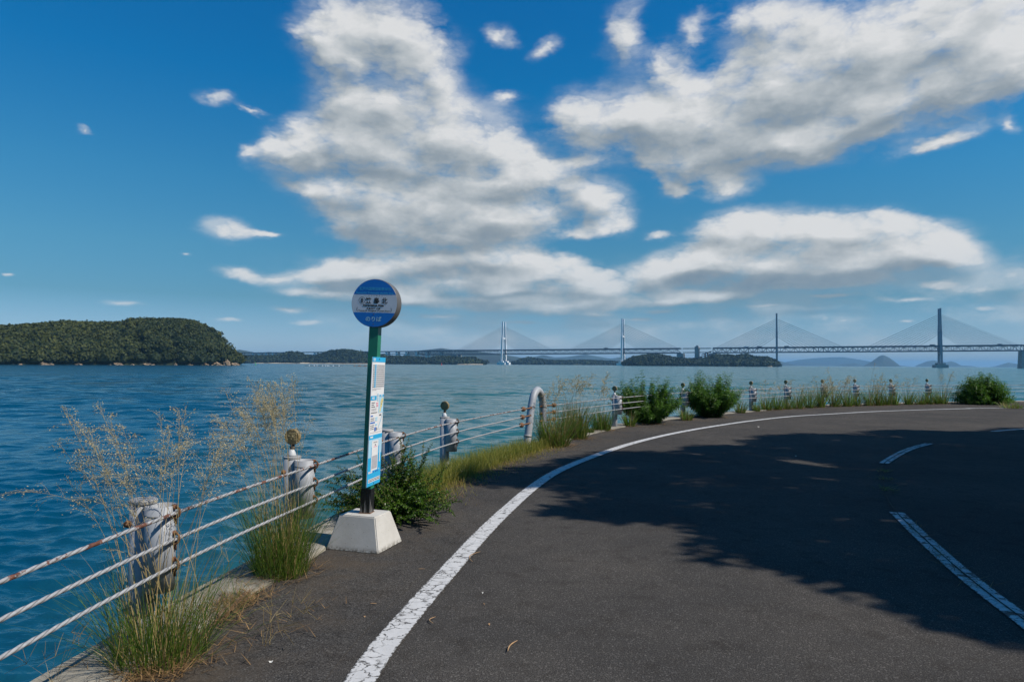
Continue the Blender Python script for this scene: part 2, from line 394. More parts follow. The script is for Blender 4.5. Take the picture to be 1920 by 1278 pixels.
# cloud masses: photo px of centre, half width, half height, turn (deg), weight
BLOBS = [
 (1510,470,280,55,0,.8),(1680,470,150,40,0,.7),(1360,470,110,40,0,.6),(700,545,170,24,0,.6),(860,560,200,24,0,.7),(1010,580,200,22,0,.7),(1240,562,170,20,0,.7),(1180,600,140,10,0,.5),
 (720,590,120,11,0,.5),(660,515,120,26,0,.6),(1560,555,160,10,0,.5),(1700,560,120,9,0,.45),(1450,570,120,9,0,.45),(620,60,80,80,-10,.5),(940,320,110,60,0,.4),(1020,400,90,60,0,.4),(900,510,180,50,0,.6),(1830,180,110,60,-25,.6),
 (735,60,125,90,0,.95),(600,75,55,95,-15,.66),(660,120,60,50,0,.6),(740,190,120,80,0,.75),(640,190,90,50,10,.46),(815,130,70,65,0,.66),(640,265,130,75,-15,.75),(840,255,130,95,0,.95),
 (565,262,85,48,-15,.85),(935,275,90,70,35,.7),(745,300,160,70,0,.8),(590,345,80,26,0,.65),(660,368,130,34,0,.75),(810,385,190,60,0,.95),(940,405,95,68,0,.9),(700,420,110,50,0,.8),
 (850,440,190,45,0,.9),(1000,320,70,50,10,.66),(530,285,70,38,-8,.75),(940,340,130,22,0,.54),(800,490,210,32,0,.8),(690,505,95,22,0,.72),(930,480,90,30,0,.75),(640,515,70,14,0,.62),
 (1060,335,80,45,20,.5),(1130,385,70,58,0,.75),(1095,300,60,30,0,.54),(1085,440,45,18,0,.46),(1150,420,55,25,0,.72),(1105,225,95,62,0,.95),(1215,225,130,82,0,.95),(1340,235,190,105,0,1.0),
 (1465,160,190,120,0,.95),(1600,100,230,130,0,1.0),(1790,60,210,140,0,1.0),(1900,110,110,90,0,.9),(1700,190,180,70,-22,.85),(1285,308,120,45,8,.75),(1245,120,60,60,-20,.6),(1172,60,48,95,18,.6),
 (1300,60,30,90,20,.36),(1360,350,55,26,0,.78),(1265,350,40,26,0,.7),(1600,225,190,55,-12,.75),(1760,262,120,20,-14,.7),(1490,270,170,50,0,.8),(1425,40,120,60,0,.72),(1370,425,85,40,-8,.85),
 (1460,430,120,45,0,.9),(1590,430,150,42,0,.95),(1700,440,110,45,8,.85),(1780,475,100,35,15,.85),(1430,500,240,40,0,.95),(1620,500,220,40,0,.9),(1300,500,110,36,0,.8),(1238,442,36,13,-8,.78),
 (1225,520,90,30,0,.7),(1480,530,210,20,0,.72),(1050,495,75,26,5,.9),(1100,520,110,26,0,.75),(1000,520,120,26,0,.72),(960,545,190,22,0,.66),(1150,545,200,24,0,.74),(1330,552,110,16,0,.85),
 (1050,570,170,16,0,.6),(1880,522,90,22,0,.65),(1760,530,80,14,0,.78),(1830,540,90,14,0,.7),(430,432,62,24,5,.75),(500,438,42,11,0,.7),(455,513,58,19,8,.7),(520,525,50,12,0,.46),
 (412,184,42,22,0,.7),(478,205,24,12,20,.65),(345,473,14,6,0,.62),(462,285,22,20,0,.56),(590,520,60,14,0,.62),(610,550,110,14,0,.59),(545,580,50,9,0,.7),(570,604,45,8,0,.78),
 (430,600,40,8,0,.54),(850,530,120,20,0,.85),(760,560,90,12,0,.54),(830,595,60,8,0,.7),(940,72,34,22,10,.65),(1018,92,36,22,-30,.59),(955,183,35,14,0,.51),(235,568,52,7,0,.56),
 (12,514,20,7,0,.7),(150,242,18,12,0,.46),(1580,602,18,8,0,.74),(1545,598,24,12,0,.53),(1850,580,46,8,0,.65),(1700,600,30,7,0,.46),(1240,585,60,7,0,.46),(980,605,90,7,0,.5),
 (1120,590,60,7,0,.46),(1900,230,25,25,0,.54),(300,640,80,6,0,.31),
]
# where the undersides lie in shade
SHADE = [(785,432,150,26,0,1.0),(880,500,190,16,0,.9),(760,330,150,22,0,.6),(860,300,90,30,0,.5),(620,318,70,14,0,.5),(690,230,60,24,0,.4),(930,430,80,16,0,.6),(1000,470,60,14,0,.5),
 (1560,120,150,50,0,.7),(1480,235,150,36,-10,.75),(1185,272,100,18,6,.8),(1330,310,110,18,0,.6),(1750,120,120,40,-20,.55),(1640,230,120,24,-18,.6),(1860,40,90,50,0,.5),(1420,130,60,30,0,.5),
 (1450,527,260,17,0,1.1),(1500,486,170,15,0,.8),(1590,456,140,13,0,.6),(1700,500,120,14,0,.8),(1310,520,110,14,0,.8),(1060,524,110,13,0,.8),(940,552,140,9,0,.5),(1150,556,160,9,0,.55),(1130,405,50,12,0,.5),(1860,535,70,7,0,.5),(430,446,50,8,0,.6),(455,526,50,6,0,.5)]
def azel(d):
    d = d.normalized(); return math.atan2(d.x, d.y), math.asin(d.z)
w = bpy.data.worlds.new('World'); C.world = w; w.use_nodes = True
def cloud_group(name, blobs, detail):
    g = bpy.data.node_groups.new(name, 'ShaderNodeTree')
    g.interface.new_socket('Vector', in_out='INPUT', socket_type='NodeSocketVector')
    g.interface.new_socket('Mass', in_out='OUTPUT', socket_type='NodeSocketFloat')
    g.interface.new_socket('Density', in_out='OUTPUT', socket_type='NodeSocketFloat')
    t = NT(g); gi = g.nodes.new('NodeGroupInput'); go = g.nodes.new('NodeGroupOutput')
    v0 = gi.outputs[0]
    v0 = t.n('ShaderNodeVectorMath', operation='MULTIPLY_ADD', ins={0: v0, 1: (1, 1, 0), 2: (0, 0, 1)}).outputs[0]
    sq = t.n('ShaderNodeVectorMath', operation='MULTIPLY', ins={0: v0, 1: (1, 2.0, 1)}).outputs[0]
    elv = t.n('ShaderNodeSeparateXYZ', ins={0: v0}).outputs[1]
    def noise2(vec, scale, det, rough):
        return t.n('ShaderNodeTexNoise', noise_dimensions='2D', ins={'Vector': vec, 'Scale': scale, 'Detail': det, 'Roughness': rough})
    wn = t.n('ShaderNodeVectorMath', operation='SUBTRACT', ins={0: noise2(sq, 11, 4 if detail > 4 else 1, .6).outputs['Color'], 1: (.5, .5, .5)}).outputs[0]
    wn = t.n('ShaderNodeVectorMath', operation='SCALE', ins={0: wn, 'Scale': t.lin(elv, .04, .30, .30, 1.0)}).outputs[0]
    v = t.n('ShaderNodeVectorMath', operation='MULTIPLY_ADD', ins={0: wn, 1: (.055, .038, 0), 2: v0}).outputs[0]
    acc = None
    for bi, (x, y, rx, ry, rot, a) in enumerate(blobs):
        if bi and bi % 14 == 0:                   # keeps the evaluation sequential (shader stack)
            v = t.n('ShaderNodeVectorMath', operation='MULTIPLY_ADD', ins={0: acc, 1: (1e-7, 1e-7, 0), 2: v}).outputs[0]
        c = azel(ray(x, y)); cx = azel(ray(x+rx, y)); cy = azel(ray(x, y-ry))
        sx = math.hypot(cx[0]-c[0], cx[1]-c[1])*1.46; sy = math.hypot(cy[0]-c[0], cy[1]-c[1])*1.46
        if abs(rot) < 8:
            m = t.n('ShaderNodeVectorMath', operation='MULTIPLY_ADD', ins={0: v, 1: (1/sx, 1/sy, 0), 2: (-c[0]/sx, -c[1]/sy, 0)}).outputs[0]
        else:
            co, si = math.cos(R(-rot)), math.sin(R(-rot))
            u1 = t.n('ShaderNodeVectorMath', operation='DOT_PRODUCT', ins={0: v, 1: (co/sx, si/sx, -(c[0]*co+c[1]*si)/sx)}).outputs['Value']
            u2 = t.n('ShaderNodeVectorMath', operation='DOT_PRODUCT', ins={0: v, 1: (-si/sy, co/sy, -(-c[0]*si+c[1]*co)/sy)}).outputs['Value']
            m = t.n('ShaderNodeCombineXYZ', ins={0: u1, 1: u2}).outputs[0]
        gr = t.n('ShaderNodeTexGradient', gradient_type='QUADRATIC_SPHERE', ins={0: m}).outputs['Fac']
        acc = t.math('MULTIPLY', gr, a*2.25) if acc is None else t.math('MULTIPLY_ADD', gr, a*2.25, acc)
    raw = acc
    acc = t.math('MULTIPLY', 1.04, t.math('SUBTRACT', 1.0, t.math('POWER', 2.718, t.math('MULTIPLY', acc, -1.45))))
    nz = noise2(sq, 11, detail, .56).outputs[0]
    bl = t.n('ShaderNodeTexVoronoi', voronoi_dimensions='2D', feature='F1', ins={'Vector': t.n('ShaderNodeVectorMath', operation='MULTIPLY_ADD', ins={0: wn, 1: (.05, .05, 0), 2: sq}).outputs[0], 'Scale': 13.0, 'Detail': 3.0 if detail > 4 else 1.0, 'Roughness': .55, 'Lacunarity': 2.3}).outputs['Distance']
    d = t.math('MULTIPLY_ADD', t.math('SUBTRACT', nz, .5), .62, acc)
    d = t.math('MULTIPLY_ADD', t.math('SUBTRACT', .40, bl), .52, d)
    if detail > 4:                                # cauliflower edge
        fz = noise2(sq, 42, 4, .55).outputs[0]
        d = t.math('MULTIPLY_ADD', t.math('SUBTRACT', fz, .5), .20, d)
    g.links.new(raw, go.inputs[0]); g.links.new(d, go.inputs[1])
    return g
def build_world():
    t = NT(w.node_tree); bg = w.node_tree.nodes['Background']; bg.inputs[1].default_value = SKY_K
    d = t.n('ShaderNodeTexCoord').outputs['Generated']
    s = t.n('ShaderNodeSeparateXYZ', ins={0: d})
    zc = t.math('MAXIMUM', s.outputs[2], .004)
    sv = t.n('ShaderNodeCombineXYZ', ins={0: s.outputs[0], 1: s.outputs[1], 2: zc}).outputs[0]
    sky = t.n('ShaderNodeTexSky', sky_type='NISHITA', sun_disc=False, sun_elevation=SUN_EL, sun_rotation=PI/2+SUN_BACK,
              air_density=1.0, dust_density=.35, ozone_density=2.2, ins={}).outputs[0]
    t.t.links.new(sv, sky.node.inputs[0])
    # a deeper, cleaner blue overhead, as the photograph was exposed and graded
    el = t.math('ARCSINE', s.outputs[2]); az = t.math('ARCTAN2', s.outputs[0], s.outputs[1])
    rp = t.n('ShaderNodeValToRGB', ins={0: el}); q = rp.color_ramp.elements
    for pos, c in SKY_TINT:
        e1 = q[0] if pos == 0 else (q[len(q)-1] if pos == 1 else q.new(pos))
        e1.position = pos; e1.color = tuple(v*.5 for v in c) + (1,)
    skc = t.n('ShaderNodeVectorMath', operation='MULTIPLY', ins={0: t.n('ShaderNodeVectorMath', operation='MULTIPLY', ins={0: sky, 1: rp.outputs[0]}).outputs[0], 1: (2, 2, 2)}).outputs[0]
    p = t.n('ShaderNodeCombineXYZ', ins={0: az, 1: el, 2: 0.0}).outputs[0]
    g1 = cloud_group('cloud_field', BLOBS, 8)
    big = [b for b in BLOBS if b[2]*b[3] > 1500]
    g2 = cloud_group('cloud_mass', big, 4)
    g3 = cloud_group('cloud_shade', SHADE, 4)
    def ev(g, off, after=None):
        pv = p if after is None else t.n('ShaderNodeVectorMath', operation='MULTIPLY_ADD', ins={0: after, 1: (1e-7, 1e-7, 0), 2: p}).outputs[0]
        pv = t.n('ShaderNodeVectorMath', operation='ADD', ins={0: pv, 1: off}).outputs[0]
        return t.n('ShaderNodeGroup', node_tree=g, ins={0: pv})
    a = ev(g1, (0, 0, 0)); b1 = ev(g2, (.014, .022, 0), a.outputs['Density']); b2 = ev(g2, (.03, .075, 0), b1.outputs['Density'])
    dens = a.outputs['Density']
    alpha = t.math('MULTIPLY', t.ss(dens, -.02, .76), t.ss(a.outputs['Mass'], -.05, 1.0))
    vn = t.n('ShaderNodeTexNoise', noise_dimensions='2D', ins={'Vector': t.n('ShaderNodeVectorMath', operation='MULTIPLY', ins={0: p, 1: (1, 2.2, 1)}).outputs[0], 'Scale': 6.5, 'Detail': 7.0, 'Roughness': .6}).outputs[0]
    veil = t.math('MULTIPLY', t.ss(a.outputs['Mass'], .02, .7), t.ss(vn, .34, .68))
    low = t.math('MULTIPLY', t.math('MULTIPLY', t.ss(el, .17, .06), t.ss(az, -.42, -.05)), t.ss(vn, .36, .70))
    veil = t.math('MAXIMUM', t.math('MULTIPLY', veil, .58), t.math('MULTIPLY', low, .70))
    alpha = t.math('MAXIMUM', alpha, veil)
    thick = t.ss(b2.outputs['Density'], .30, 1.25)                 # cloud between here and the sun
    rel = t.math('SUBTRACT', dens, b1.outputs['Density'])
    bulk = t.math('SUBTRACT', a.outputs['Mass'], b1.outputs['Mass'])
    bulk = t.lin(bulk, -.75, .75, -1, 1)
    sh = ev(g3, (0, 0, 0), b2.outputs['Density'])
    light = t.math('ADD', t.lin(thick, 0, 1, .75, .64), t.math('MULTIPLY', rel, .40))
    light = t.math('MULTIPLY_ADD', t.ss(sh.outputs['Density'], .15, 1.1), -.22, light)
    light = t.math('MULTIPLY_ADD', bulk, .20, light)
    light = t.math('ADD', light, t.math('MULTIPLY', t.ss(dens, .75, .0), .24))
    light = t.math('MULTIPLY_ADD', t.math('SUBTRACT', t.n('ShaderNodeTexNoise', noise_dimensions='2D', ins={'Vector': p, 'Scale': 17.0, 'Detail': 5.0, 'Roughness': .6}).outputs[0], .5), .24, light)
    light = t.math('MINIMUM', t.math('MAXIMUM', light, .08), 1.0)
    cr = t.n('ShaderNodeValToRGB', ins={0: light}); e = cr.color_ramp.elements
    e[0].position = .08; e[0].color = (.190, .252, .315, 1); e[1].position = 1.0; e[1].color = (.74, .745, .745, 1)
    m = e.new(.45); m.color = (.30, .35, .39, 1)
    m = e.new(.72); m.color = (.49, .525, .545, 1)
    cc = t.n('ShaderNodeVectorMath', operation='SCALE', ins={0: cr.outputs[0], 'Scale': 1/SKY_K}).outputs[0]
    far = t.ss(el, .16, .02)
    cc = t.mix(t.math('MULTIPLY', far, .5), cc, skc)
    alpha = t.math('MULTIPLY', alpha, t.ss(el, .006, .03))
    out = t.mix(t.math('MULTIPLY', alpha, .97), skc, cc)
    t.t.links.new(out, bg.inputs[0])
    w.cycles.sampling_method = 'MANUAL'; w.cycles.sample_map_resolution = 512
SKY_TINT = [(0, (.58, .77, 1.15)), (.03, (.545, .74, 1.09)), (.09, (.29, .56, .715)), (.155, (.275, .66, .795)), (.25, (.19, .73, .935)), (.385, (.042, .73, 1.11)), (.6, (.03, .70, 1.2)), (1, (.03, .70, 1.15))]
build_world()
C.view_settings.view_transform = 'Standard'; C.view_settings.look = 'None'; C.view_settings.exposure = 0; C.view_settings.gamma = 1
C.cycles.max_bounces = 6; C.cycles.transparent_max_bounces = 6; C.cycles.volume_bounces = 0
C.cycles.diffuse_bounces = 3; C.cycles.glossy_bounces = 3; C.cycles.transmission_bounces = 2
C.cycles.caustics_reflective = False; C.cycles.caustics_refractive = False
# ------------------------------------------------------------------ fence line, land, kerb, road
POSTS = [G(262, 1215), G(545, 1043.8), G(724, 939), G(833, 888), Vector((2.47, 16.4, 0)), Vector((4.93, 19.7, 0)), Vector((7.84, 22.4, 0)),
         Vector((9.66, 24.1, 0)), Vector((11.7, 25.75, 0)), Vector((13.45, 26.8, 0)), Vector((15.3, 27.6, 0)), Vector((17.25, 28.4, 0)), Vector((19.4, 29.0, 0))]
LINE = [Vector((-2.2, -40, 0)), Vector((-2.12, -8, 0)), Vector((-2.05, 1.5, 0))] + POSTS[:4] + [Vector((.27, 12.15, 0))] + POSTS[4:] + [Vector((30, 31.2, 0)), Vector((60, 33, 0)), Vector((200, 36, 0))]
FL, FS = smooth_path(LINE, .25)
FT, FN = normals2d(FL)
SEA_Z = -1.8
def off(A, N, d): return np.c_[A[:, :2] + N*d, A[:, 2]]

# land sheet: asphalt from the kerb inward, all the way round behind the camera
edge_in = off(FL, FN, .19)
bm = bmesh.new()
loop = [tuple(p[:2]) for p in edge_in] + [(200, -60), (edge_in[0][0], -60)]
edge_line_c = [G(x, y) for x, y in ((675,1278),(763,1160),(834,1079),(901,1004.5),(952,954.7),(1003,911),(1053,880),(1128.8,849.7),(1185,831.4),(1241,817.3),(1297.5,806),(1353.8,796.8),(1410,788.8),(1481,781),(1562.5,775.8),(1643.8,771.3),(1725,768.4),(1806,766.2),(1887.5,764.8))]
edge_line_c = [edge_line_c[0] + Vector((-.35, -8, 0)), edge_line_c[0] + Vector((-.09, -2, 0))] + edge_line_c + [Vector((30, 27.2, 0)), Vector((60, 29, 0)), Vector((199, 32, 0))]
EL, ES = smooth_path(edge_line_c, .2)
ET, EN = normals2d(EL)
# dusty verge strip (kerb .. edge line) and lane are one ground sheet; 'tone' marks the verge
def strip(A, N, ds, tones, z=0.0):
    m = MB(); k = len(ds); n = len(A)
    v = np.concatenate([np.c_[A[:, :2]+N*d, np.full(n, z)] for d in ds])
    f = [(j*n+i, (j+1)*n+i, (j+1)*n+i+1, j*n+i+1) for j in range(k-1) for i in range(n-1)]
    m.add(v, f, np.concatenate([np.full(n, t) for t in tones])); return m
bmv = [bm.verts.new((x, y, 0)) for x, y in loop]
f = bm.faces.new(bmv)
if f.normal.z < 0: f.normal_flip()
bmesh.ops.triangulate(bm, faces=bm.faces[:])
me = bpy.data.meshes.new('road'); bm.to_mesh(me); bm.free()
def dist_to(A, pts):
    return np.array([np.min(np.hypot(A[:, 0]-p[0], A[:, 1]-p[1])) for p in pts])
V = np.array([v.co[:] for v in me.vertices])
a = me.attributes.new('tone', 'FLOAT', 'POINT'); a.data.foreach_set('value', np.zeros(len(V), dtype=np.float32))
me.materials.append(MATS['asphalt'])
road = bpy.data.objects.new('road', me); COL.objects.link(road); tag(road, kind='structure')
# the verge: a thin strip of the same asphalt, dirtier, 4 mm up
sel = (FL[:, 1] > -6) & (FL[:, 0] < 45)
A = FL[sel]; N = FN[sel]
wv = np.clip(np.array([np.min(np.hypot(EL[:, 0]-p[0], EL[:, 1]-p[1])) for p in A]) - .17, .35, 3)
m = MB(); n = len(A); ds = [.19, .45, .75, 1.0]
rows = [A[:, :2] + N*.19] + [A[:, :2] + N*(.19 + (wv-.19)[:, None]*t) for t in (.3, .65, 1.0)]
m.add(np.concatenate([np.c_[r, np.full(n, .004)] for r in rows]), [(j*n+i, (j+1)*n+i, (j+1)*n+i+1, j*n+i+1) for j in range(3) for i in range(n-1)],
      np.concatenate([np.full(n, t) for t in (1.0, .85, .5, 0.0)]))
tag(m.build('verge', MATS['asphalt']), kind='structure')
# concrete quay: kerb top and the wall down into the water
m = MB(); n = len(FL); jit = .012*np.interp(np.arange(n), np.arange(0, n+8, 4), rng.standard_normal(len(np.arange(0, n+8, 4))))
prof = [(.19, -.05), (.19, .012), (.17, .022), (-.22, .026), (-.26, -.01), (-.27, -5.0)]
rows = [np.c_[FL[:, :2] + FN*(d + (jit if 0 < i < 3 else 0*jit)[:, None]), np.full(n, z)] for i, (d, z) in enumerate(prof)]
m.add(np.concatenate(rows), [(j*n+i, j*n+i+1, (j+1)*n+i+1, (j+1)*n+i) for j in range(len(prof)-1) for i in range(n-1)])
tag(m.build('quay_wall', MATS['old_concrete']), 'weathered concrete quay wall with a flat kerb top along the water', 'wall')

def marking(name, A, width, matn, s0=None, s1=None, S=None, label=None):
    if s0 is not None:
        k = (S >= s0) & (S <= s1); A = A[k]; S = S[k]
    T, N = normals2d(A); n = len(A); m = MB()
    cols = 5
    v = np.concatenate([np.c_[A[:, :2] + N*width*(c/(cols-1)-.5), np.full(n, .008)] for c in range(cols)])
    uv = np.concatenate([np.c_[np.full(n, c/(cols-1)), S if S is not None else np.arange(n)] for c in range(cols)])
    m.add(v, [(c*n+i, (c+1)*n+i, (c+1)*n+i+1, c*n+i+1) for c in range(cols-1) for i in range(n-1)], .5, uv)
    o = m.build(name, MATS[matn]); o['kind'] = 'structure'
    return o
marking('road_edge_line', EL, .155, 'road_paint', S=ES)
for pts in ([G(1681, 961), G(1735, 1013), G(1800, 1071), G(1860, 1119), G(1922, 1165), G(2010, 1235), G(2160, 1340)],
            [G(1657, 869), G(1672, 859), G(1694, 847), G(1716, 838.5), G(1743, 831.6)],
            [G(1861, 809), G(1890, 806.3), G(1920, 804.4), G(1990, 801)]):
    A_, S_ = smooth_path(pts, .12); marking('road_centre_line', A_, .14, 'road_paint_worn', S=S_)

simple('seam_dark', (.010, .010, .009), .9, var=.5, scale=20, dirt=(.035, .04, .012), dscale=6)
A_, S_ = smooth_path([G(1743, 831.6), G(1716, 838.5), G(1694, 847), G(1672, 859), G(1656, 872), G(1653, 895), G(1661, 928), G(1681, 961), G(1735, 1013), G(1800, 1071), G(1860, 1119), G(1922, 1165)], .1)
T_, N_ = normals2d(A_); wl = .007*(.6+.8*rng.uniform(0, 1, len(A_))); m = MB(); n = len(A_)
m.add(np.concatenate([np.c_[A_[:, :2]+N_*wl[:, None], np.full(n, .0115)], np.c_[A_[:, :2]-N_*wl[:, None], np.full(n, .0115)]]), [(i, i+1, n+i+1, n+i) for i in range(n-1)])
o = m.build('road_seam', MATS['seam_dark']); o['kind'] = 'structure'

# ------------------------------------------------------------------ the sea
def build_sea():
    r1 = np.geomspace(.5, 6, 14)[:-1]; r2 = np.exp(np.arange(math.log(6), math.log(260), .0042)); r3 = np.geomspace(260, 26000, 90)[1:]
    r = np.concatenate([r1, r2, r3])
    th = np.concatenate([np.linspace(-PI, -R(62), 30)[:-1], np.arange(-R(62), R(52), .0046), np.linspace(R(52), PI, 30)])
    RR, TT = np.meshgrid(r, th, indexing='ij')
    X, Y = RR*np.sin(TT), RR*np.cos(TT)
    Z = np.zeros_like(X); sp = np.maximum(RR*.0046, .01)
    g = np.random.default_rng(3); near = r < 262
    Xn, Yn, sn = X[near], Y[near], sp[near]; Zn = np.zeros_like(Xn); DX = np.zeros_like(Xn); DY = np.zeros_like(Xn)
    for i in range(84):
        lam = .17*(1.7/.17)**(g.random()**1.0); k = 2*PI/lam
        a = g.normal(R(82), R(30))                # travelling mostly toward the quay
        amp = .0125*lam**.72*(.5+g.random()*.8)*.68
        wgt = np.clip(lam/(3*sn)-1, 0, 1)
        ph = k*(Xn*math.cos(a)+Yn*math.sin(a)) + g.random()*2*PI
        Zn += amp*wgt*np.cos(ph); DX -= amp*wgt*.8*math.cos(a)*np.sin(ph); DY -= amp*wgt*.8*math.sin(a)*np.sin(ph)
    for i in range(30):                           # longer chop that still shows farther out
        lam = 1.7*(6.0/1.7)**g.random(); k = 2*PI/lam; a = g.normal(R(84), R(24))
        amp = .0105*lam**.62*(.5+g.random()*.8)*np.clip((np.hypot(Xn, Yn)-12)/40, .15, 1)
        wgt = np.clip(lam/(3*sn)-1, 0, 1); ph = k*(Xn*math.cos(a)+Yn*math.sin(a)) + g.random()*2*PI
        Zn += amp*wgt*np.cos(ph)
    gust = .75+.35*np.sin(Xn*.11+1.3*np.sin(Yn*.05))*np.sin(Yn*.08+Xn*.02)
    Z[near] = Zn*gust; X[near] += DX*gust; Y[near] += DY*gust
    nr, na = X.shape
    idx = np.arange(nr*na).reshape(nr, na)
    F = np.stack([idx[:-1, :-1], idx[:-1, 1:], idx[1:, 1:], idx[1:, :-1]], axis=-1).reshape(-1, 4)[:, ::-1]
    m = MB(); m.add(np.stack([X, Y, Z+SEA_Z], axis=-1).reshape(-1, 3), F)
    o = m.build('sea', MATS['sea_water'], smooth=True); o['kind'] = 'structure'
def f_water(t, b, m):
    tc = t.n('ShaderNodeTexCoord').outputs['Object']
    s = t.n('ShaderNodeSeparateXYZ', ins={0: tc})
    dist = t.n('ShaderNodeVectorMath', operation='LENGTH', ins={0: tc}).outputs['Value']
    # shallows toward the bright channel in the middle, deeper left; reflection painted to match
    ax = t.math('DIVIDE', s.outputs[0], t.math('ADD', s.outputs[1], 6.0))
    ch = t.ss(t.math('ADD', ax, t.math('MULTIPLY', t.math('SUBTRACT', t.noise(t.mapping(tc, sc=(.010, .03, 1)), 1, 3).outputs[0], .5), .35)), -.52, .02)
    deep = t.mix(ch, (.0001, .046, .092), (.024, .112, .122))
    b.inputs['IOR'].default_value = 1.333; stk = t.noise(t.mapping(tc, rot=(0, 0, R(6)), sc=(.016, .11, 1)), 1.0, 7, .62).outputs[0]
    spl = t.mix(t.ss(dist, 14, 90), (.42, .42, .42), t.n('ShaderNodeCombineColor', ins={0: t.lin(ch, 0, 1, .13, .40), 1: .0, 2: .0}).outputs[0])  # far reflection weakened by place, most of all on the left
    spl = t.math('MULTIPLY', t.n('ShaderNodeSeparateColor', ins={0: spl}).outputs[0], t.lin(stk, .3, .7, .55, 1.45))
    t.t.links.new(spl, b.inputs['Specular IOR Level'])
    t.t.links.new(deep, b.inputs['Base Color'])
    t.t.links.new(t.mix(ch, (.12, .80, .95), (.86, .97, 1.0)), b.inputs['Specular Tint'])  # reflected light tinted by place, with red held back on the left
    t.t.links.new(t.lin(dist, 15, 260, .05, .15), b.inputs['Roughness'])
    v1 = t.mapping(tc, rot=(0, 0, R(8)), sc=(.55, 1.0, 1))
    n1 = t.noise(v1, 2.6, 4, .6, .4).outputs[0]
    n2 = t.noise(v1, .55, 4, .6, .3).outputs[0]
    n3 = t.noise(t.mapping(tc, rot=(0, 0, R(-10)), sc=(.4, 1, 1)), .09, 4, .6).outputs[0]
    far = t.ss(dist, 18, 110)
    h = t.math('MULTIPLY', n1, t.lin(dist, 10, 200, .05, .02))
    h = t.math('ADD', h, t.math('MULTIPLY', n2, t.lin(far, 0, 1, .03, .55)))
    h = t.math('ADD', h, t.math('MULTIPLY', n3, t.lin(far, 0, 1, .0, 2.6)))
    bp = t.n('ShaderNodeBump', ins={'Height': h, 'Strength': 1.0, 'Distance': 1.0})
    t.t.links.new(bp.outputs[0], b.inputs['Normal'])
mat('sea_water', f_water)
build_sea()

# ------------------------------------------------------------------ guard posts and wire ropes
ROPE_Z = (.715, .58, .445)
def tube_open(m, c, r, z0, z1, th=.006, n=28):
    prof = [(r-th, z0), (r, z0), (r, z1), (r-th, z1), (r-th, z1-.2)]
    m.lathe([(p[0], p[1]) for p in prof], n, (c[0], c[1], 0))
def make_post(reflector):
    t = thing('guard_post', (0, 0, 0), 'x', 'guard post')
    m = MB(); m.lathe([(.064, -.3), (.064, .768)], 28)
    m.build('post_pipe', MATS['zinc'], t, True)
    if reflector:
        m = MB(); m.lathe([(.067, .758), (.067, .772), (.060, .776), (.0, .777)], 24); m.build('cap', MATS['zinc_rusty'], t); m = MB(); m.lathe([(.036, .776), (.034, .79), (.026, .812), (.018, .826), (0, .83)], 20, (.0, -.012, 0)); m.build('dome', MATS['dome_white'], t, True)
        rp = MB(); rot = Matrix.Rotation(PI/2, 3, 'X')
        rp.lathe([(.058, -.016), (.062, -.014), (.062, .012), (.056, .018), (.0, .021)], 32, (0, 0, .925), rot)
        rp.lathe([(.0, -.019), (.058, -.016)], 32, (0, 0, .925), rot)
        ro = rp.build('reflector', [MATS['reflector_amber']], t, False)
        nk = MB(); nk.lathe([(.017, .828), (.020, .834), (.020, .846), (.015, .852), (.018, .868)], 14); nk.build('neck', MATS['neck_dark'], ro, True)
    else:
        m = MB(); m.lathe([(.068, .756), (.070, .758), (.070, .772), (.064, .778), (0, .782)], 28); m.build('cap', MATS['zinc_rusty'], t, False)
    m = MB(); tube_open(m, (.112, -.02), .076, .315, .752); m.build('sleeve', MATS['zinc'], t, True)
    m = MB(); m.lathe([(.0772, .700), (.0786, .701), (.0786, .709), (.0772, .710)], 28, (.112, -.02, 0)); m.build('band', MATS['zinc_rusty'], t, True)
    for z in ROPE_Z:
        m = MB()
        yh = -.02; m.tube([(.174, yh, z+.035), (.198, yh, z+.034), (.216, yh, z+.02), (.220, yh, z), (.214, yh, z-.016), (.196, yh, z-.028), (.179, yh, z-.03)], .006, 8)
        m.tube([(.192, yh+.012, z-.06), (.192, yh+.012, z-.012)], .006, 8); m.box((.188, yh, z+.03), (.018, .022, .024))
        m.build('hook', MATS['rust'], t, True)
    m = MB(); m.tube([(-.05, -.02, .66), (-.035, -.085, .66)], .013, 8); m.tube([(-.04, -.062, .66), (-.034, -.074, .66)], .02, 6); m.build('bolt', MATS['rust'], t, True)
    return t
def fence_frame(p):
    i = int(np.argmin(np.hypot(FL[:, 0]-p.x, FL[:, 1]-p.y))); return FT[i], FN[i]
POST_LABELS = [
 ('flat', 'white guard post with flat round cap behind the nearest grass clump'),
 ('ref', 'guard post with round amber reflector rising behind the second grass clump'),
 ('flat', 'guard post half hidden behind the bus stop timetable and shrub'),
 ('ref', 'guard post with round reflector standing in yellow-green verge grass'),
 ('ref', 'guard post with reflector just left of the first tall leafy bush'),
 ('ref', 'guard post with reflector wedged between the two tall leafy bushes'),
 ('ref', 'reflector post first to the right of the two tall leafy bushes'),
 ('ref', 'reflector post second to the right of the two tall leafy bushes'),
 ('ref', 'reflector post third to the right of the two tall leafy bushes'),
 ('ref', 'reflector post fourth to the right of the two tall leafy bushes'),
 ('ref', 'reflector post second to the left of the round dense bush'),
 ('ref', 'reflector post first to the left of the round dense bush'),
 ('flat', 'guard post standing in the left side of the round dense bush')]
protos = {}
rope_pts = [[], [], []]
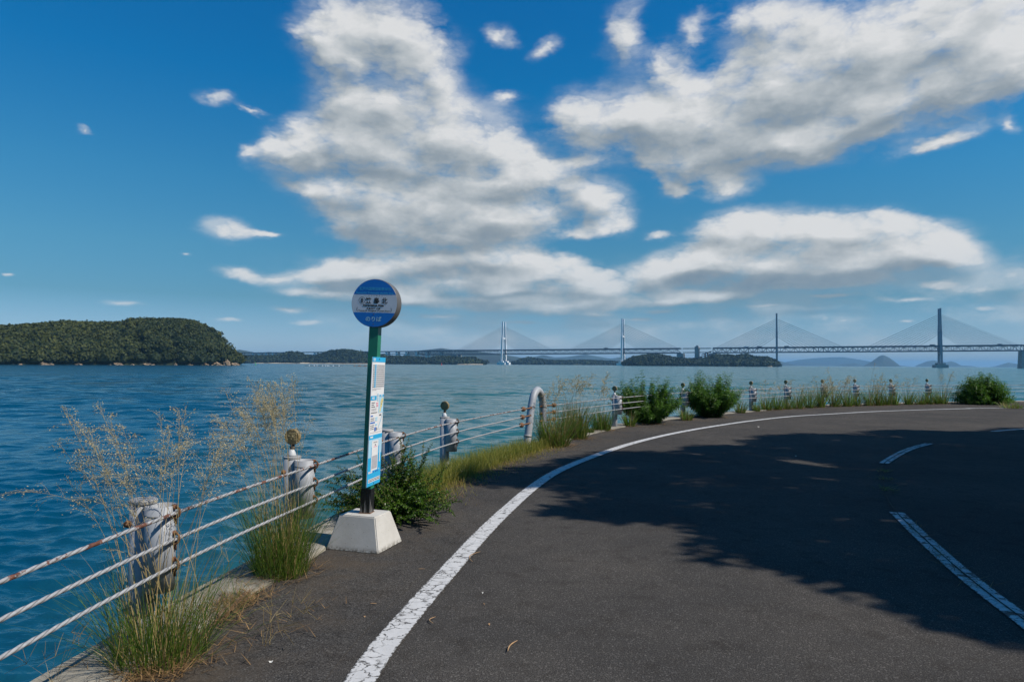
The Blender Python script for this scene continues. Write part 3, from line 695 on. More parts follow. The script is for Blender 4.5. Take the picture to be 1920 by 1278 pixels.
for (kind, lab), p in zip(POST_LABELS, POSTS):
    T, N = fence_frame(p)
    if kind not in protos: o = protos[kind] = make_post(kind == 'ref')
    else: o = copy_tree(protos[kind])
    o.location = p; o.rotation_euler = (0, 0, math.atan2(N[1], N[0])); tag(o, lab, 'guard post', 'guard posts along the sea edge')
    for k in range(3): rope_pts[k].append(Vector((p.x+N[0]*.201-T[0]*.02, p.y+N[1]*.201-T[1]*.02, ROPE_Z[k])))
# end hoop
hoop_a = Vector((.27, 12.15, 0)); T, N = fence_frame(hoop_a); T3 = Vector((T[0], T[1], 0)); N3 = Vector((N[0], N[1], 0))
hp = thing('end_hoop', hoop_a, 'white bent pipe hoop where the wire ropes end beside tall grass', 'end hoop')
def hq(u, z): return T3*u + Vector((0, 0, z))
m = MB(); path, _ = smooth_path([hq(-.06, -.3), hq(.0, 0), hq(.13, .5), (hq(.21, .76)), hq(.30, .93), hq(.45, 1.02), hq(.61, .96), hq(.71, .80), hq(.74, .55), hq(.74, .0), hq(.74, -.3)], .05)
m.tube([Vector(q) for q in path], .068, 20); m.build('pipe', MATS['zinc'], hp, True)
for u, z in ((.205, .735), (.045, .22), (.735, .70)):
    m = MB(); q = [hq(u-.006*z, z-.02), hq(u+.006, z+.02)]; m.tube(q, .0715, 20); m.build('band', MATS['zinc_rusty'], hp, True)
def wire_rope(name, pts, r, pitch, step, matn, label, group, ends):
    """three-strand rope laid along pts, with a lobed, twisting section"""
    A, S = smooth_path(pts, step); n = len(A); k = 12
    # a little sag between supports
    T_ = np.gradient(A, axis=0); T_ /= np.linalg.norm(T_, axis=1)[:, None]
    side = np.cross(T_, (0, 0, 1.0)); side /= np.linalg.norm(side, axis=1)[:, None]; up = np.cross(side, T_)
    ph = np.arange(k)*2*PI/k; tw = S/pitch*2*PI
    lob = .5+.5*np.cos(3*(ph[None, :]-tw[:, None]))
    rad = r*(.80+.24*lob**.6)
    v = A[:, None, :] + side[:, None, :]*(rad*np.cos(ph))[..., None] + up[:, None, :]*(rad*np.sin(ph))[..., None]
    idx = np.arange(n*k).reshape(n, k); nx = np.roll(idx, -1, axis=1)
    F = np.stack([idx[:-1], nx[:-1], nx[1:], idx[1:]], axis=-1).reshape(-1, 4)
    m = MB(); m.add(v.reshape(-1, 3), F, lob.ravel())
    o = m.build(name, MATS[matn], None, True); tag(o, label, 'wire rope', group)
    for (a, b) in ends:                            # grip and threaded rod at the hoop
        a, b = Vector(a), Vector(b); d = (b-a).normalized(); e = MB()
        e.tube([a-d*.02, a+d*.0, a+d*.02, a+d*.06, a+d*.085, a+d*.09], [.012, .03, .042, .042, .03, .014], 12); e.tube([a+d*.08, b], .013, 8); e.tube([b-d*.06, b-d*.03], .026, 6)
        e.build('end_grip', MATS['rust'], o, True)
    return o
far_start = []
NAMES = ('top', 'middle', 'lowest')
for k in range(3):
    z = ROPE_Z[k]
    pre = [Vector((-2.0, -2.5, z)), Vector((-1.98, -.5, z)), Vector((-1.86, 1.5, z))]
    leg = hoop_a + T3*(.0+.26*z) + Vector((0, 0, z)) + N3*.0
    stop = leg - T3*.48 + N3*.05
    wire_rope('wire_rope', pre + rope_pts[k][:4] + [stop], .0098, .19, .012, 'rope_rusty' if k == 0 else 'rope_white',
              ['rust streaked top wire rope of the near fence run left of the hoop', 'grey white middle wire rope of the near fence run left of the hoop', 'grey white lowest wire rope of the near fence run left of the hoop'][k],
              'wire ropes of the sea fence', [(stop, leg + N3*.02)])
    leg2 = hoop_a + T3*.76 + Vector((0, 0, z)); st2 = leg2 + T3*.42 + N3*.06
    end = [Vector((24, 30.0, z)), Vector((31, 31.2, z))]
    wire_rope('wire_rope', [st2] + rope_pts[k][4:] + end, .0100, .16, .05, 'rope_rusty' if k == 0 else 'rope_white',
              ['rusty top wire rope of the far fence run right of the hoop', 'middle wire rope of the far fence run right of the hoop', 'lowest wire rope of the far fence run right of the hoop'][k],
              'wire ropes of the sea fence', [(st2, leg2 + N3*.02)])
    b = MB(); l1 = leg2 - T3*.02; b.tube([l1, l1 - T3*.2 + N3*.02], .013, 8); b.tube([l1 - T3*.09 + N3*.01, l1 - T3*.13 + N3*.013], .026, 6)
    o = b.build('anchor_rod', MATS['rust'], hp, True); o.location = -hoop_a
# ------------------------------------------------------------------ bus stop sign
def text_geo(body, size, bold=0.0, sx=1.0):
    cu = bpy.data.curves.new('lettering', 'FONT'); cu.body = body; cu.size = size; cu.align_x = 'CENTER'; cu.align_y = 'CENTER'
    cu.offset = bold; cu.resolution_u = 3
    ob = bpy.data.objects.new('lettering', cu); COL.objects.link(ob)
    dg = bpy.context.evaluated_depsgraph_get(); me = ob.evaluated_get(dg).to_mesh()
    v = np.array([q.co[:] for q in me.vertices]).reshape(-1, 3); f = [tuple(p.vertices) for p in me.polygons]
    ob.evaluated_get(dg).to_mesh_clear(); bpy.data.objects.remove(ob); bpy.data.curves.remove(cu)
    v[:, 0] *= sx
    return v, f
def fit_text(m, body, cx, cz, h, w, M4, y, bold=0.0, mi=0):
    """text with glyph height about h, squeezed/stretched to width w, laid at (cx, cz) in the local x-z plane, y in front"""
    v, f = text_geo(body, 1.0, bold/h if h else 0)
    ext = v[:, 0].max()-v[:, 0].min(); c0 = (v[:, 0].max()+v[:, 0].min())/2
    hh = v[:, 1].max()-v[:, 1].min(); c1 = (v[:, 1].max()+v[:, 1].min())/2
    X = (v[:, 0]-c0)/ext*w + cx; Z = (v[:, 1]-c1)/hh*h + cz
    q = [M4 @ Vector((a, y, b)) for a, b in zip(X, Z)]
    m.add([tuple(p) for p in q], f, mi=mi)

front = G(715.8, 1039.7) + Vector((-.028, 0, 0)); b17 = R(-17.5)
xb = Vector((math.cos(b17), math.sin(b17), 0)); yb = Vector((-math.sin(b17), math.cos(b17), 0))
BW, BD, BH = .475, .42, .27
base_c = front - xb*BW/2 + yb*BD/2
sign = thing('bus_stop_sign', base_c, 'leaning green bus stop pole with round blue and white disc on concrete block', 'bus stop sign')
m = MB(); bm = bmesh.new()
def frustum(w0, d0, w1, d1, h):
    vs = [bm.verts.new(q) for q in ((-w0/2,-d0/2,0),(w0/2,-d0/2,0),(w0/2,d0/2,0),(-w0/2,d0/2,0),(-w1/2,-d1/2,h),(w1/2,-d1/2,h),(w1/2,d1/2,h),(-w1/2,d1/2,h))]
    for f in ((0,3,2,1),(4,5,6,7),(0,1,5,4),(1,2,6,5),(2,3,7,6),(3,0,4,7)): bm.faces.new([vs[i] for i in f])
frustum(BW, BD, .325, .27, BH)
bmesh.ops.bevel(bm, geom=bm.edges[:], offset=.008, segments=2, affect='EDGES')
me = bpy.data.meshes.new('base'); bm.to_mesh(me); bm.free(); me.materials.append(MATS['cast_concrete'])
bo = bpy.data.objects.new('base', me); COL.objects.link(bo); bo.parent = sign; bo.rotation_euler = (0, 0, b17)
# pole frame: faces turned about 9 degrees, leaning a little to the right
yaw = R(-9.5); lean = R(1.9)
PF = Matrix.Translation((.012, .0, BH-.01)) @ Matrix.Rotation(lean, 4, 'Y') @ Matrix.Rotation(R(-.4), 4, 'X') @ Matrix.Rotation(yaw, 4, 'Z')
def pbox(mb, c, size, mi=0, bev=0):
    rot = PF.to_3x3(); mb.box(PF @ Vector(c), size, rot, mi=mi)
PW = .078
m = MB(); pbox(m, (0, 0, .89), (PW, PW, 1.40)); m.build('pole', MATS['pole_green'], sign)
m = MB(); pbox(m, (0, 0, .105), (PW+.009, PW+.009, .21)); so_ = m.build('pole_sleeve', MATS['sleeve_black'], sign)
m = MB(); pbox(m, (0, 0, .008), (PW+.02, PW+.02, .016)); m.build('rust_collar', MATS['rust'], so_)
# disc
DR, DT, DZ = .2, .105, 1.735
def disc_pt(x, y, z): return PF @ Vector((x, y, DZ+z))
m = MB(); n = 96
rows = [(DR-.004, -DT/2), (DR, -DT/2+.004), (DR, DT/2-.004), (DR-.004, DT/2)]
vs = [tuple(disc_pt(r*math.cos(2*PI*j/n), y, r*math.sin(2*PI*j/n))) for r, y in rows for j in range(n)]
fs = [(i*n+j, i*n+(j+1)%n, (i+1)*n+(j+1)%n, (i+1)*n+j) for i in range(3) for j in range(n)] + [tuple(range(n))[::-1], tuple(3*n+j for j in range(n))]
m.add(vs, fs); disc = m.build('disc', MATS['sign_rim'], sign)
def chord_poly(r, z0, z1, k=40):
    z0, z1 = max(z0, -r*.9999), min(z1, r*.9999)
    zs = [z0+(z1-z0)*i/k for i in range(k+1)]
    return [(math.sqrt(max(r*r-z*z, 0)), z) for z in zs] + [(-math.sqrt(max(r*r-z*z, 0)), z) for z in zs[::-1]]
HI, LO = .0705, -.0800
for sgn in (-1, 1):
    for nm, z0, z1, mt in (('blue_band', HI, DR-.003, 'sign_blue'), ('white_band', LO, HI, 'sign_white'), ('blue_band', -DR+.003, LO, 'sign_blue')):
        m = MB(); poly = chord_poly(DR-.003, z0, z1)
        y0 = sgn*(DT/2+.0012)
        vs = [tuple(disc_pt(x, y0, z)) for x, z in poly]; k = 41
        fs = [(i, 2*k-1-i, 2*k-2-i, i+1) for i in range(k-1)]
        if sgn < 0: fs = [f[::-1] for f in fs]
        m.add(vs, fs); m.build(nm, MATS[mt], disc)
MD = PF @ Matrix.Translation((0, 0, DZ))
YF = -(DT/2+.0026)
def disc_text(name, items, matn):
    m = MB()
    for (s_, cx, cz, h, wd, bo_) in items: fit_text(m, s_, cx, cz, h, wd, MD, YF, bo_)
    return m.build(name, MATS[matn], disc)
disc_text('lettering', [('瀬戸内国際芸術祭2025', .0, .118, .030, .270, .0005), ('Setouchi Triennale shuttle bus', .0, .084, .017, .322, .0004)], 'ink_cyan')
ring = MB(); k = 48
rv = [tuple(MD @ Vector((-.108+rr*math.cos(2*PI*j/k), YF, .0205+rr*1.02*math.sin(2*PI*j/k)))) for rr in (.0255, .0285) for j in range(k)]
ring.add(rv, [(j, (j+1) % k, k+(j+1) % k, k+j) for j in range(k)])
for a in (('か', -.0480, .0600, .0085, .0085, 0), ('さ', -.0260, .0600, .0085, .0085, 0), ('し', -.0030, .0600, .0085, .0070, 0), ('ま', .0200, .0600, .0085, .0085, 0), ('き', .0420, .0600, .0085, .0085, 0), ('た', .0640, .0600, .0085, .0085, 0),
          ('8', -.108, .0205, .037, .022, .0008), ('笠', -.0530, .0205, .051, .052, .0012), ('島', .0190, .0205, .051, .049, .0012), ('北', .0880, .0205, .051, .051, .0012),
          ('Kasashima Kita', -.006, -.0195, .0175, .180, .0011), ('本島泊港 方面', -.006, -.0455, .0165, .122, .0005), ('(', -.147, -.0545, .036, .0095, .0006), (')', .147, -.0545, .036, .0095, .0006),
          ('Towards Honjima Tomari Port', .0, -.0660, .0145, .272, .0005)):
    fit_text(ring, a[0], a[1], a[2], a[3], a[4], MD, YF, a[5])
ring.build('lettering', MATS['ink_black'], disc)
disc_text('lettering', [('のりば', .0, -.131, .040, .136, .0006)], 'ink_teal')
for z in (-.0915, -.175):
    m = MB(); c = disc_pt(0, -DT/2, z); d = (PF.to_3x3() @ Vector((0, -1, 0))); m.tube([c, c + d*.005], .0035, 10); m.build('screw', MATS['rust'], disc)
# timetable board on the right-hand (sunlit) face of the pole
TW, TL, TZ = .297, 1.05, .765                      # width, length, centre height above the base top
MT = PF @ Matrix.Translation((PW/2+.006, 0, TZ)) @ Matrix.Rotation(PI/2, 4, 'Z')       # local -Y looks along the pole's +X face
m = MB(); m.box(MT @ Vector((0, .003, 0)), (TW, .005, TL), MT.to_3x3())
board = m.build('timetable_board', MATS['print_white'], sign)
PR, PM = MB(), []
def pr(matn):
    if matn not in PM: PM.append(matn)
    return PM.index(matn)
lay = [0]
def rect(matn, x0, x1, t0, t1, lv=1, sk=0.0):
    """x across -1..1, t down the board 0..1"""
    y = -.0005-.0006*lv
    q = [(x0, t1), (x1, t1), (x1, t0), (x0, t0)]
    PR.add([tuple(MT @ Vector((x*TW/2, y, TL/2-t*TL))) for x, t in q], [(0, 1, 2, 3)], mi=pr(matn))
def poly(matn, pts, lv=1):
    y = -.0005-.0006*lv
    PR.add([tuple(MT @ Vector((x*TW/2, y, TL/2-t*TL))) for x, t in pts], [tuple(range(len(pts)))], mi=pr(matn))
def words(matn, x0, x1, t, h, lv=2, gap=.25, rs=None):
    x = x0
    while x < x1:
        w_ = random.uniform(.03, .09); rect(matn, x, min(x+w_, x1), t, t+h, lv); x += w_+random.uniform(.01, .03)
rect('print_cyan', -1, 1, .0, .038)
rect('print_white', -.86, -.56, .010, .029, 2); rect('print_cyan', -.83, -.59, .0145, .0175, 3); rect('print_cyan', -.83, -.59, .0215, .0245, 3)
for i in range(11):
    t = .058+i*.0165
    rect('print_grey', -.86, .92, t+.0150, t+.0158, 2); words('print_dark', -.84, -.66, t+.004, .007)
    rect('print_cyan', -.60, -.38, t+.0008, t+.0130, 2)
    for j in range(8): 
        x = -.30+j*.155; rect('print_dark', x, x+.045, t+.003, t+.0095, 3); rect('print_dark', x+.055, x+.10, t+.003, t+.0095, 3)
for x in (-.88, -.62, -.36, .93): rect('print_grey', x, x+.01, .056, .238, 2)
words('print_grey', -.86, .5, .246, .004); words('print_grey', -.86, -.2, .254, .004)
rect('print_cyan', -1, -.12, .302, .336); rect('print_white', -.80, -.45, .311, .327, 2); rect('print_cyan', -.77, -.48, .316, .319, 3)
rect('print_cyan', .30, .98, .296, .312); rect('print_white', .50, .80, .300, .308, 2)
rect('print_paleblue', .26, .98, .314, .440)
poly('print_yellow', [(.52, .350), (.66, .328), (.86, .322), (.94, .345), (.84, .366), (.78, .392), (.62, .405), (.60, .428), (.36, .437), (.44, .405), (.50, .385)], 2)
rect('print_dark', .60, .72, .368, .374, 3); rect('print_dark', .78, .84, .350, .356, 3)
rect('print_paleblue', .0, .14, .284, .345, 2); words('print_dark', .02, .12, .30, .005, 3)
for t, x1 in ((.352, -.35), (.368, -.45), (.384, -.3)):
    words('print_dark', -.86, x1, t, .006)
rect('print_pink', -.16, .10, .356, .366, 2); rect('print_pink', -.08, .12, .372, .388, 2)
for t in (.400, .407, .414): words('print_grey', -.88, -.05, t, .003)
words('print_dark', -.88, .05, .430, .006)
rect('print_blue', -.90, -.55, .453, .463); rect('print_blue', -.92, -.22, .505, .516)
for t in (.475, .490, .528, .542, .556): words('print_dark', -.88, -.35, t, .005)
for t in (.470, .487, .523): rect('print_paleblue', -.20, .14, t, t+.012, 2)
rect('print_blue', -.25, -.02, .548, .578, 2); rect('print_dark', .06, .14, .552, .574, 2)
poly('print_paleblue', [(.30, .560), (.40, .560), (.99, .446), (.99, .430)], 2)
rect('print_dark', .42, .72, .452, .462, 2); words('print_grey', -.88, .9, .586, .003); words('print_grey', -.1, .95, .566, .003)
rect('print_cyan', -1, 1, .606, .640); rect('print_white', -.82, -.42, .616, .628, 2)
rect('print_paleblue', -1, 1, .640, .700); rect('print_cyan', -1, 1, .700, .930)
rect('print_paleblue', -1, -.60, .640, .78, 1.4); rect('print_paleblue', .6, 1, .700, .76, 1.4)
rect('print_white', -.52, .46, .652, .885, 2)
words('print_dark', -.32, .28, .664, .005, 3); rect('print_dark', -.08, .08, .682, .692, 3); rect('print_pink', -.24, .26, .698, .703, 3)
rect('print_grey', -.44, .38, .770, .872, 3)
rect('print_white', -.88, -.30, .886, .900, 3); rect('print_blue', -.80, -.45, .890, .893, 4)
for x in (-.20, .16, .42): rect('print_blue', x, x+.18, .890, .902, 3)
rect('print_white', .68, .80, .76, .83, 3); rect('print_white', .66, .74, .88, .89, 3)
rect('print_cyan', -1, 1, .930, 1.0); rect('print_white', -.84, .90, .945, .972, 2)
words('print_dark', -.80, .86, .949, .005, 3); words('print_dark', -.80, .86, .959, .007, 3)
PR.build('printing', [MATS[q] for q in PM], board)
for t in (.015, .985):
    m = MB(); c = MT @ Vector((0, -.002, TL/2-t*TL)); d = MT.to_3x3() @ Vector((0, -1, 0)); m.tube([c, c+d*.004], .004, 10); m.build('screw', MATS['neck_dark'], board)
# ------------------------------------------------------------------ vegetation
def blades(m, base, az, length, width, lean, curl, tone, S=5, zdroop=.55):
    """curved tapering blades; every argument is an array over blades"""
    n = len(az); t = np.linspace(0, 1, S+1)[None, :]
    out = np.stack([np.cos(az), np.sin(az), np.zeros(n)], axis=1)
    h = (lean[:, None]*t + curl[:, None]*t**2.2)
    z = t*np.sqrt(np.maximum(1-lean[:, None]**2, .1)) - zdroop*curl[:, None]*t**2.6
    c = base[:, None, :] + length[:, None, None]*(out[:, None, :]*h[..., None] + np.array([0, 0, 1.])[None, None, :]*z[..., None])
    tw = az + PI/2 + rng.normal(0, .6, n)
    sd = np.stack([np.cos(tw), np.sin(tw), np.zeros(n)], axis=1)
    wv = width[:, None]*(1-t**1.6*.92)*.5
    L = c - sd[:, None, :]*wv[..., None]; Rr = c + sd[:, None, :]*wv[..., None]
    v = np.stack([L, Rr], axis=2).reshape(n, -1, 3)
    i = np.arange(S)*2
    f1 = np.stack([i, i+1, i+3, i+2], axis=-1)
    F = (f1[None] + (np.arange(n)*2*(S+1))[:, None, None]).reshape(-1, 4)
    m.add(v.reshape(-1, 3), F, np.repeat(tone, 2*(S+1)))
    return c
def bez(a, b, c, t):
    t = np.asarray(t)[:, None]; return (1-t)**2*a + 2*(1-t)*t*b + t**2*c
def ribbon(m, pts, w0, w1, tone):
    """thin three-sided strand"""
    pts = np.asarray(pts); n = len(pts)
    T = np.gradient(pts, axis=0); T /= np.linalg.norm(T, axis=1)[:, None]+1e-9
    u = np.cross(T, (0.3, .5, .81)); u /= np.linalg.norm(u, axis=1)[:, None]+1e-9; w = np.cross(T, u)
    r = np.linspace(w0, w1, n)[:, None]*.5
    v = np.stack([pts + r*(u*math.cos(a)+w*math.sin(a)) for a in (0, 2.094, 4.189)], axis=1).reshape(-1, 3)
    F = np.array([(i*3+j, i*3+(j+1) % 3, i*3+3+(j+1) % 3, i*3+3+j) for i in range(n-1) for j in range(3)])
    m.add(v, F, tone)
def panicle(ms, mh, base, tip, bow, spread=.16, nb=26, dens=1.0, sw=.0032, thick=1.0, seed=.0105):
    """a flowering stem: strand into ms, hair-thin branches with spikelets into mh"""
    base, tip = np.array(base), np.array(tip)
    ctrl = base + (tip-base)*np.array([.32, .32, .66]) + np.array(bow)
    t = np.linspace(0, 1, 14); pts = bez(base, ctrl, tip, t)
    ribbon(ms, pts, sw*thick, sw*.45*thick, rng.uniform(.25, 1))
    L = np.linalg.norm(np.diff(pts, axis=0), axis=1).sum()
    Q, Fq, Tq, nq = [], [], [], 0
    for i in range(nb):
        tt = 1 - .40*(i/nb)**1.0*min(1.0, .55/L*1.6)
        o = bez(base, ctrl, tip, [tt])[0]; d0 = bez(base, ctrl, tip, [min(tt+.02, 1)])[0] - bez(base, ctrl, tip, [tt-.02])[0]; d0 /= np.linalg.norm(d0)
        r = rng.normal(0, 1, 3); r -= d0*r.dot(d0); r /= np.linalg.norm(r)
        ang = rng.uniform(.5, 1.15) * (1-.5*(1-i/nb))
        bl = spread*rng.uniform(.45, 1.15)*(.35+.65*(i/nb)**.7)
        d = d0*math.cos(ang) + r*math.sin(ang)
        e = o + d*bl + np.array([0, 0, -.42*bl]); cb = o + d*bl*.55 + np.array([0, 0, .05*bl])
        bp = bez(o, cb, e, np.linspace(0, 1, 5)); ribbon(mh, bp, .0013*thick, .0008*thick, rng.uniform(.2, .9))
        k = max(2, int(bl/.011*dens))
        for tq in rng.uniform(.15, 1.0, k):
            q = bez(o, cb, e, [tq])[0] + rng.normal(0, .010, 3)*np.array([1, 1, .8])
            dd = d*.6 + rng.normal(0, .5, 3) + np.array([0, 0, -.35]); dd /= np.linalg.norm(dd)
            s_ = np.cross(dd, rng.normal(0, 1, 3)); s_ /= np.linalg.norm(s_)+1e-9
            l_, w_ = seed*rng.uniform(.6, 1.25), seed*.22*thick
            Q += [q-dd*l_*.5, q+s_*w_, q+dd*l_*.5, q-s_*w_]; Tq += [rng.uniform(0, 1)]*4
            Fq.append((nq, nq+1, nq+2, nq+3)); nq += 4
    mh.add(np.array(Q), np.array(Fq), np.array(Tq))
def clump(loc, r, n, h, width, label, group=None, name='grass_clump', lean=.35, straw=.25, dead=True, tall=0, tips=None, seedk=1.0, spread=.16, nb=26, thick=1.0, seed=.0105):
    t = thing(name, loc, label, 'grass', group)
    def batch(k, hh, mt, pname, ww, ln, cl, rr):
        m = MB(); a = rng.uniform(0, 2*PI, k); q = rr*np.sqrt(rng.uniform(0, 1, k))
        base = np.stack([q*np.cos(a), q*np.sin(a), np.full(k, -.01)], axis=1)
        az = a + rng.normal(0, .7, k)
        le = rng.uniform(.02, 1, k)**.9*ln*(.35+.65*q/rr)
        blades(m, base, az, hh*rng.uniform(.45, 1.08, k), ww*rng.uniform(.6, 1.2, k), np.minimum(le, .85), rng.uniform(.05, 1, k)*cl, rng.uniform(0, 1, k))
        return m.build(pname, MATS[mt], t)
    batch(n, h, 'blade_green', 'blades', width, lean*1.6, .35, r)
    batch(int(n*straw), h*1.12, 'blade_straw', 'dry_blades', width*.8, lean*1.3, .3, r*.9)
    if dead:
        m = MB(); k = int(n*.45); a = rng.uniform(0, 2*PI, k); q = r*1.5*np.sqrt(rng.uniform(0, 1, k))
        base = np.stack([q*np.cos(a), q*np.sin(a), rng.uniform(-.005, .05, k)*np.exp(-q/r)], axis=1)
        blades(m, base, a + rng.normal(0, 1.2, k), rng.uniform(.05, .17, k)*(h/.6)**.5, np.full(k, width*.9), np.full(k, .93), rng.uniform(0, .2, k), rng.uniform(0, 1, k), 3)
        m.build('thatch', MATS['dead_straw'], t)
    if tips:
        ms, mh = MB(), MB()
        for (bx, tp) in tips:
            b = np.array([rng.normal(0, r*.4), rng.normal(0, r*.4), 0]) if bx is None else np.array(bx)
            tp = np.array(tp) - np.array(loc)
            panicle(ms, mh, b, tp, rng.normal(0, .03, 3), spread, nb, seedk, .0034, thick, seed)
        ms.build('stems', MATS['blade_straw'], t); mh.build('seed_heads', MATS['seed_head'], t)
    return t

# the two big clumps in front of the near posts
la = G(300, 1237); D = la.y
tA = []
for (x, y, dd) in ((180,762,.1),(205,790,.0),(165,800,.15),(140,790,.05),(215,830,-.1),(120,770,.2),(230,800,.1),(190,850,0),(245,858,-.05),(155,860,.1),(205,880,.1),(110,840,.2),(235,905,-.1),(130,900,.15),(175,825,.3),
                    (330,770,.1),(350,775,.2),(300,790,.15),(325,812,0),(345,838,.05),(310,840,.1),(362,800,.3),
                    (430,800,.3),(440,825,.2),(415,845,.1),(455,812,.35),(425,860,.2),(400,822,.3)):
    tA.append((None, P(x+rng.normal(0, 5), y+rng.normal(0, 6), D+dd+rng.normal(0, .05))))
cA = clump(la, .21, 560, .60, .0040, 'nearest tall grass clump with pale feathery seed heads before flat topped post', 'tall seeding grass', lean=.52, straw=.3, tips=tA, spread=.215, nb=17, seedk=1.15, thick=1.0, seed=.0108)
ms, mh = MB(), MB()                               # the long arching stem at the far left
panicle(ms, mh, (-.05, .0, .35), np.array(P(8, 925, D+.05))-np.array(la), (.0, 0, .24), .13, 16, .8)
panicle(ms, mh, (-.02, .02, .35), np.array(P(130, 935, D-.05))-np.array(la), (.05, 0, .16), .12, 14, .8)
panicle(ms, mh, (.02, .0, .3), np.array(P(200, 1030, D-.1))-np.array(la), (.0, -.05, .10), .08, 8, .6)
ms.build('arching_stems', MATS['blade_straw'], cA); mh.build('seed_heads', MATS['seed_head'], cA)
lb = G(527, 1077); D = lb.y
tB = [(None, P(rng.normal(497, 33), 712+min(abs(rng.normal(0, 40)), 75), D+rng.normal(.1, .12))) for i in range(26)] + [(None, P(rng.normal(440, 26), rng.uniform(770, 850), D+rng.normal(0, .1))) for i in range(9)]
clump(lb, .18, 800, .74, .0040, 'bright green grass clump with tan seed heads beside the concrete sign block', 'tall seeding grass', lean=.36, straw=.32, tips=tB, spread=.225, nb=17, seedk=1.05, thick=1.05, seed=.0112)
# bent dry stalk and sparse weeds on the kerb
def weed(loc, n, h, label, name='dry_weed', mt='blade_straw', w=.0024, forks=True, lean=.7, group=None):
    m = MB(); k = n; a = rng.uniform(0, 2*PI, k)
    base = np.zeros((k, 3)); base[:, :2] = rng.normal(0, .02, (k, 2))
    c = blades(m, base, a, h*rng.uniform(.6, 1.1, k), np.full(k, w), rng.uniform(.1, 1, k)*lean, rng.uniform(0, .3, k), rng.uniform(0, 1, k), 6)
    if forks:
        for i in range(k):
            tip = c[i, -1]
            for j in range(4):
                d = rng.normal(0, .45, 3) + np.array([math.cos(a[i])*.4, math.sin(a[i])*.4, .35]); d /= np.linalg.norm(d)
                ribbon(m, np.array([tip, tip+d*.05+np.array([0, 0, .004]), tip+d*.10]), w*.9, w*.5, rng.uniform(0, 1))
    o = m.build(name, MATS[mt], None, loc=loc); return tag(o, label, 'weed', group)
weed(G(100, 1290), 7, .24, 'dry crabgrass with forked seed spikes on the kerb corner nearest camera')
weed(G(205, 1270), 5, .19, 'sparse dry crabgrass just left of the nearest grass clump')
weed(G(420, 1160), 9, .40, 'thin pale dry stalks on bare kerb between the two tall clumps', forks=True, lean=.5)
weed(G(440, 1128), 14, .22, 'low green weed sprawling on bare kerb between the two tall clumps', 'green_weed', 'blade_green', .004, False, .9)
weed(G(500, 1210), 8, .15, 'wiry straggling grass runner on asphalt right of the debris patch', lean=1.0)
weed(G(545, 1160), 6, .12, 'small wiry grass sprig on asphalt below the second clump', lean=1.0)
# dead grass litter
def litter(name, pts, k, sz, label=None, mt='dead_straw'):
    m = MB(); P0 = np.array([tuple(q) for q in pts]); i = rng.integers(0, len(P0), k)
    b = P0[i] + np.c_[rng.normal(0, sz, k), rng.normal(0, sz, k), np.abs(rng.normal(0, .012, k))+.008]
    blades(m, b, rng.uniform(0, 2*PI, k), rng.uniform(.03, .13, k), rng.uniform(.002, .006, k), np.full(k, .97), rng.normal(0, .05, k), rng.uniform(0, 1, k), 3)
    o = m.build(name, MATS[mt]); o['kind'] = 'stuff'; return o
litter('dead_grass_litter', [G(400, 1150), G(430, 1140), G(455, 1130), G(415, 1165), G(470, 1120)], 1100, .075)
litter('dead_grass_litter', [G(250, 1268), G(300, 1270), G(345, 1252)], 420, .07)
litter('dead_grass_litter', [G(x, y) for x, y in ((500,1190),(540,1175),(470,1200),(590,1140))], 90, .16)
litter('dead_grass_litter', [G(x, y) for x, y in ((850,910),(900,890),(950,872),(1000,858),(1035,846),(880,905),(830,935))], 900, .14)
litter('dead_grass_litter', [G(x, y) for x, y in ((1030,842),(1085,825),(1130,808),(1180,800),(1230,797),(1290,788),(1350,783),(1400,772),(1440,770),(1480,768),(1530,764),(1600,761),(1660,758))], 1300, .22)
# low verge grass between the shrub and the hoop
def verge_grass():
    m = MB(); K = 9000
    path, _ = smooth_path([G(795, 945), G(830, 912), G(880, 893), G(930, 872), G(985, 853), G(1030, 838)], .05)
    i = rng.integers(0, len(path), K); T_, N_ = normals2d(path)
    d = rng.normal(-.14, .24, K)
    b = path[i].copy(); b[:, :2] += N_[i]*d[:, None]; b[:, 2] = .0
    s = i/len(path); h = np.where(d < .08, rng.uniform(.12, .36, K), rng.uniform(.03, .13, K))*(1.15-.35*s)*np.exp(-np.maximum(np.abs(d+.12)-.25, 0)*3)
    tn = np.clip(rng.uniform(0, 1, K)*.75 + (d > .05)*.35, 0, 1)
    blades(m, b, rng.uniform(0, 2*PI, K), h, rng.uniform(.003, .0062, K), rng.uniform(0, .55, K), rng.uniform(0, .5, K), tn, 4)
    o = m.build('verge_grass', MATS['verge_grass']); o['kind'] = 'stuff'
verge_grass()

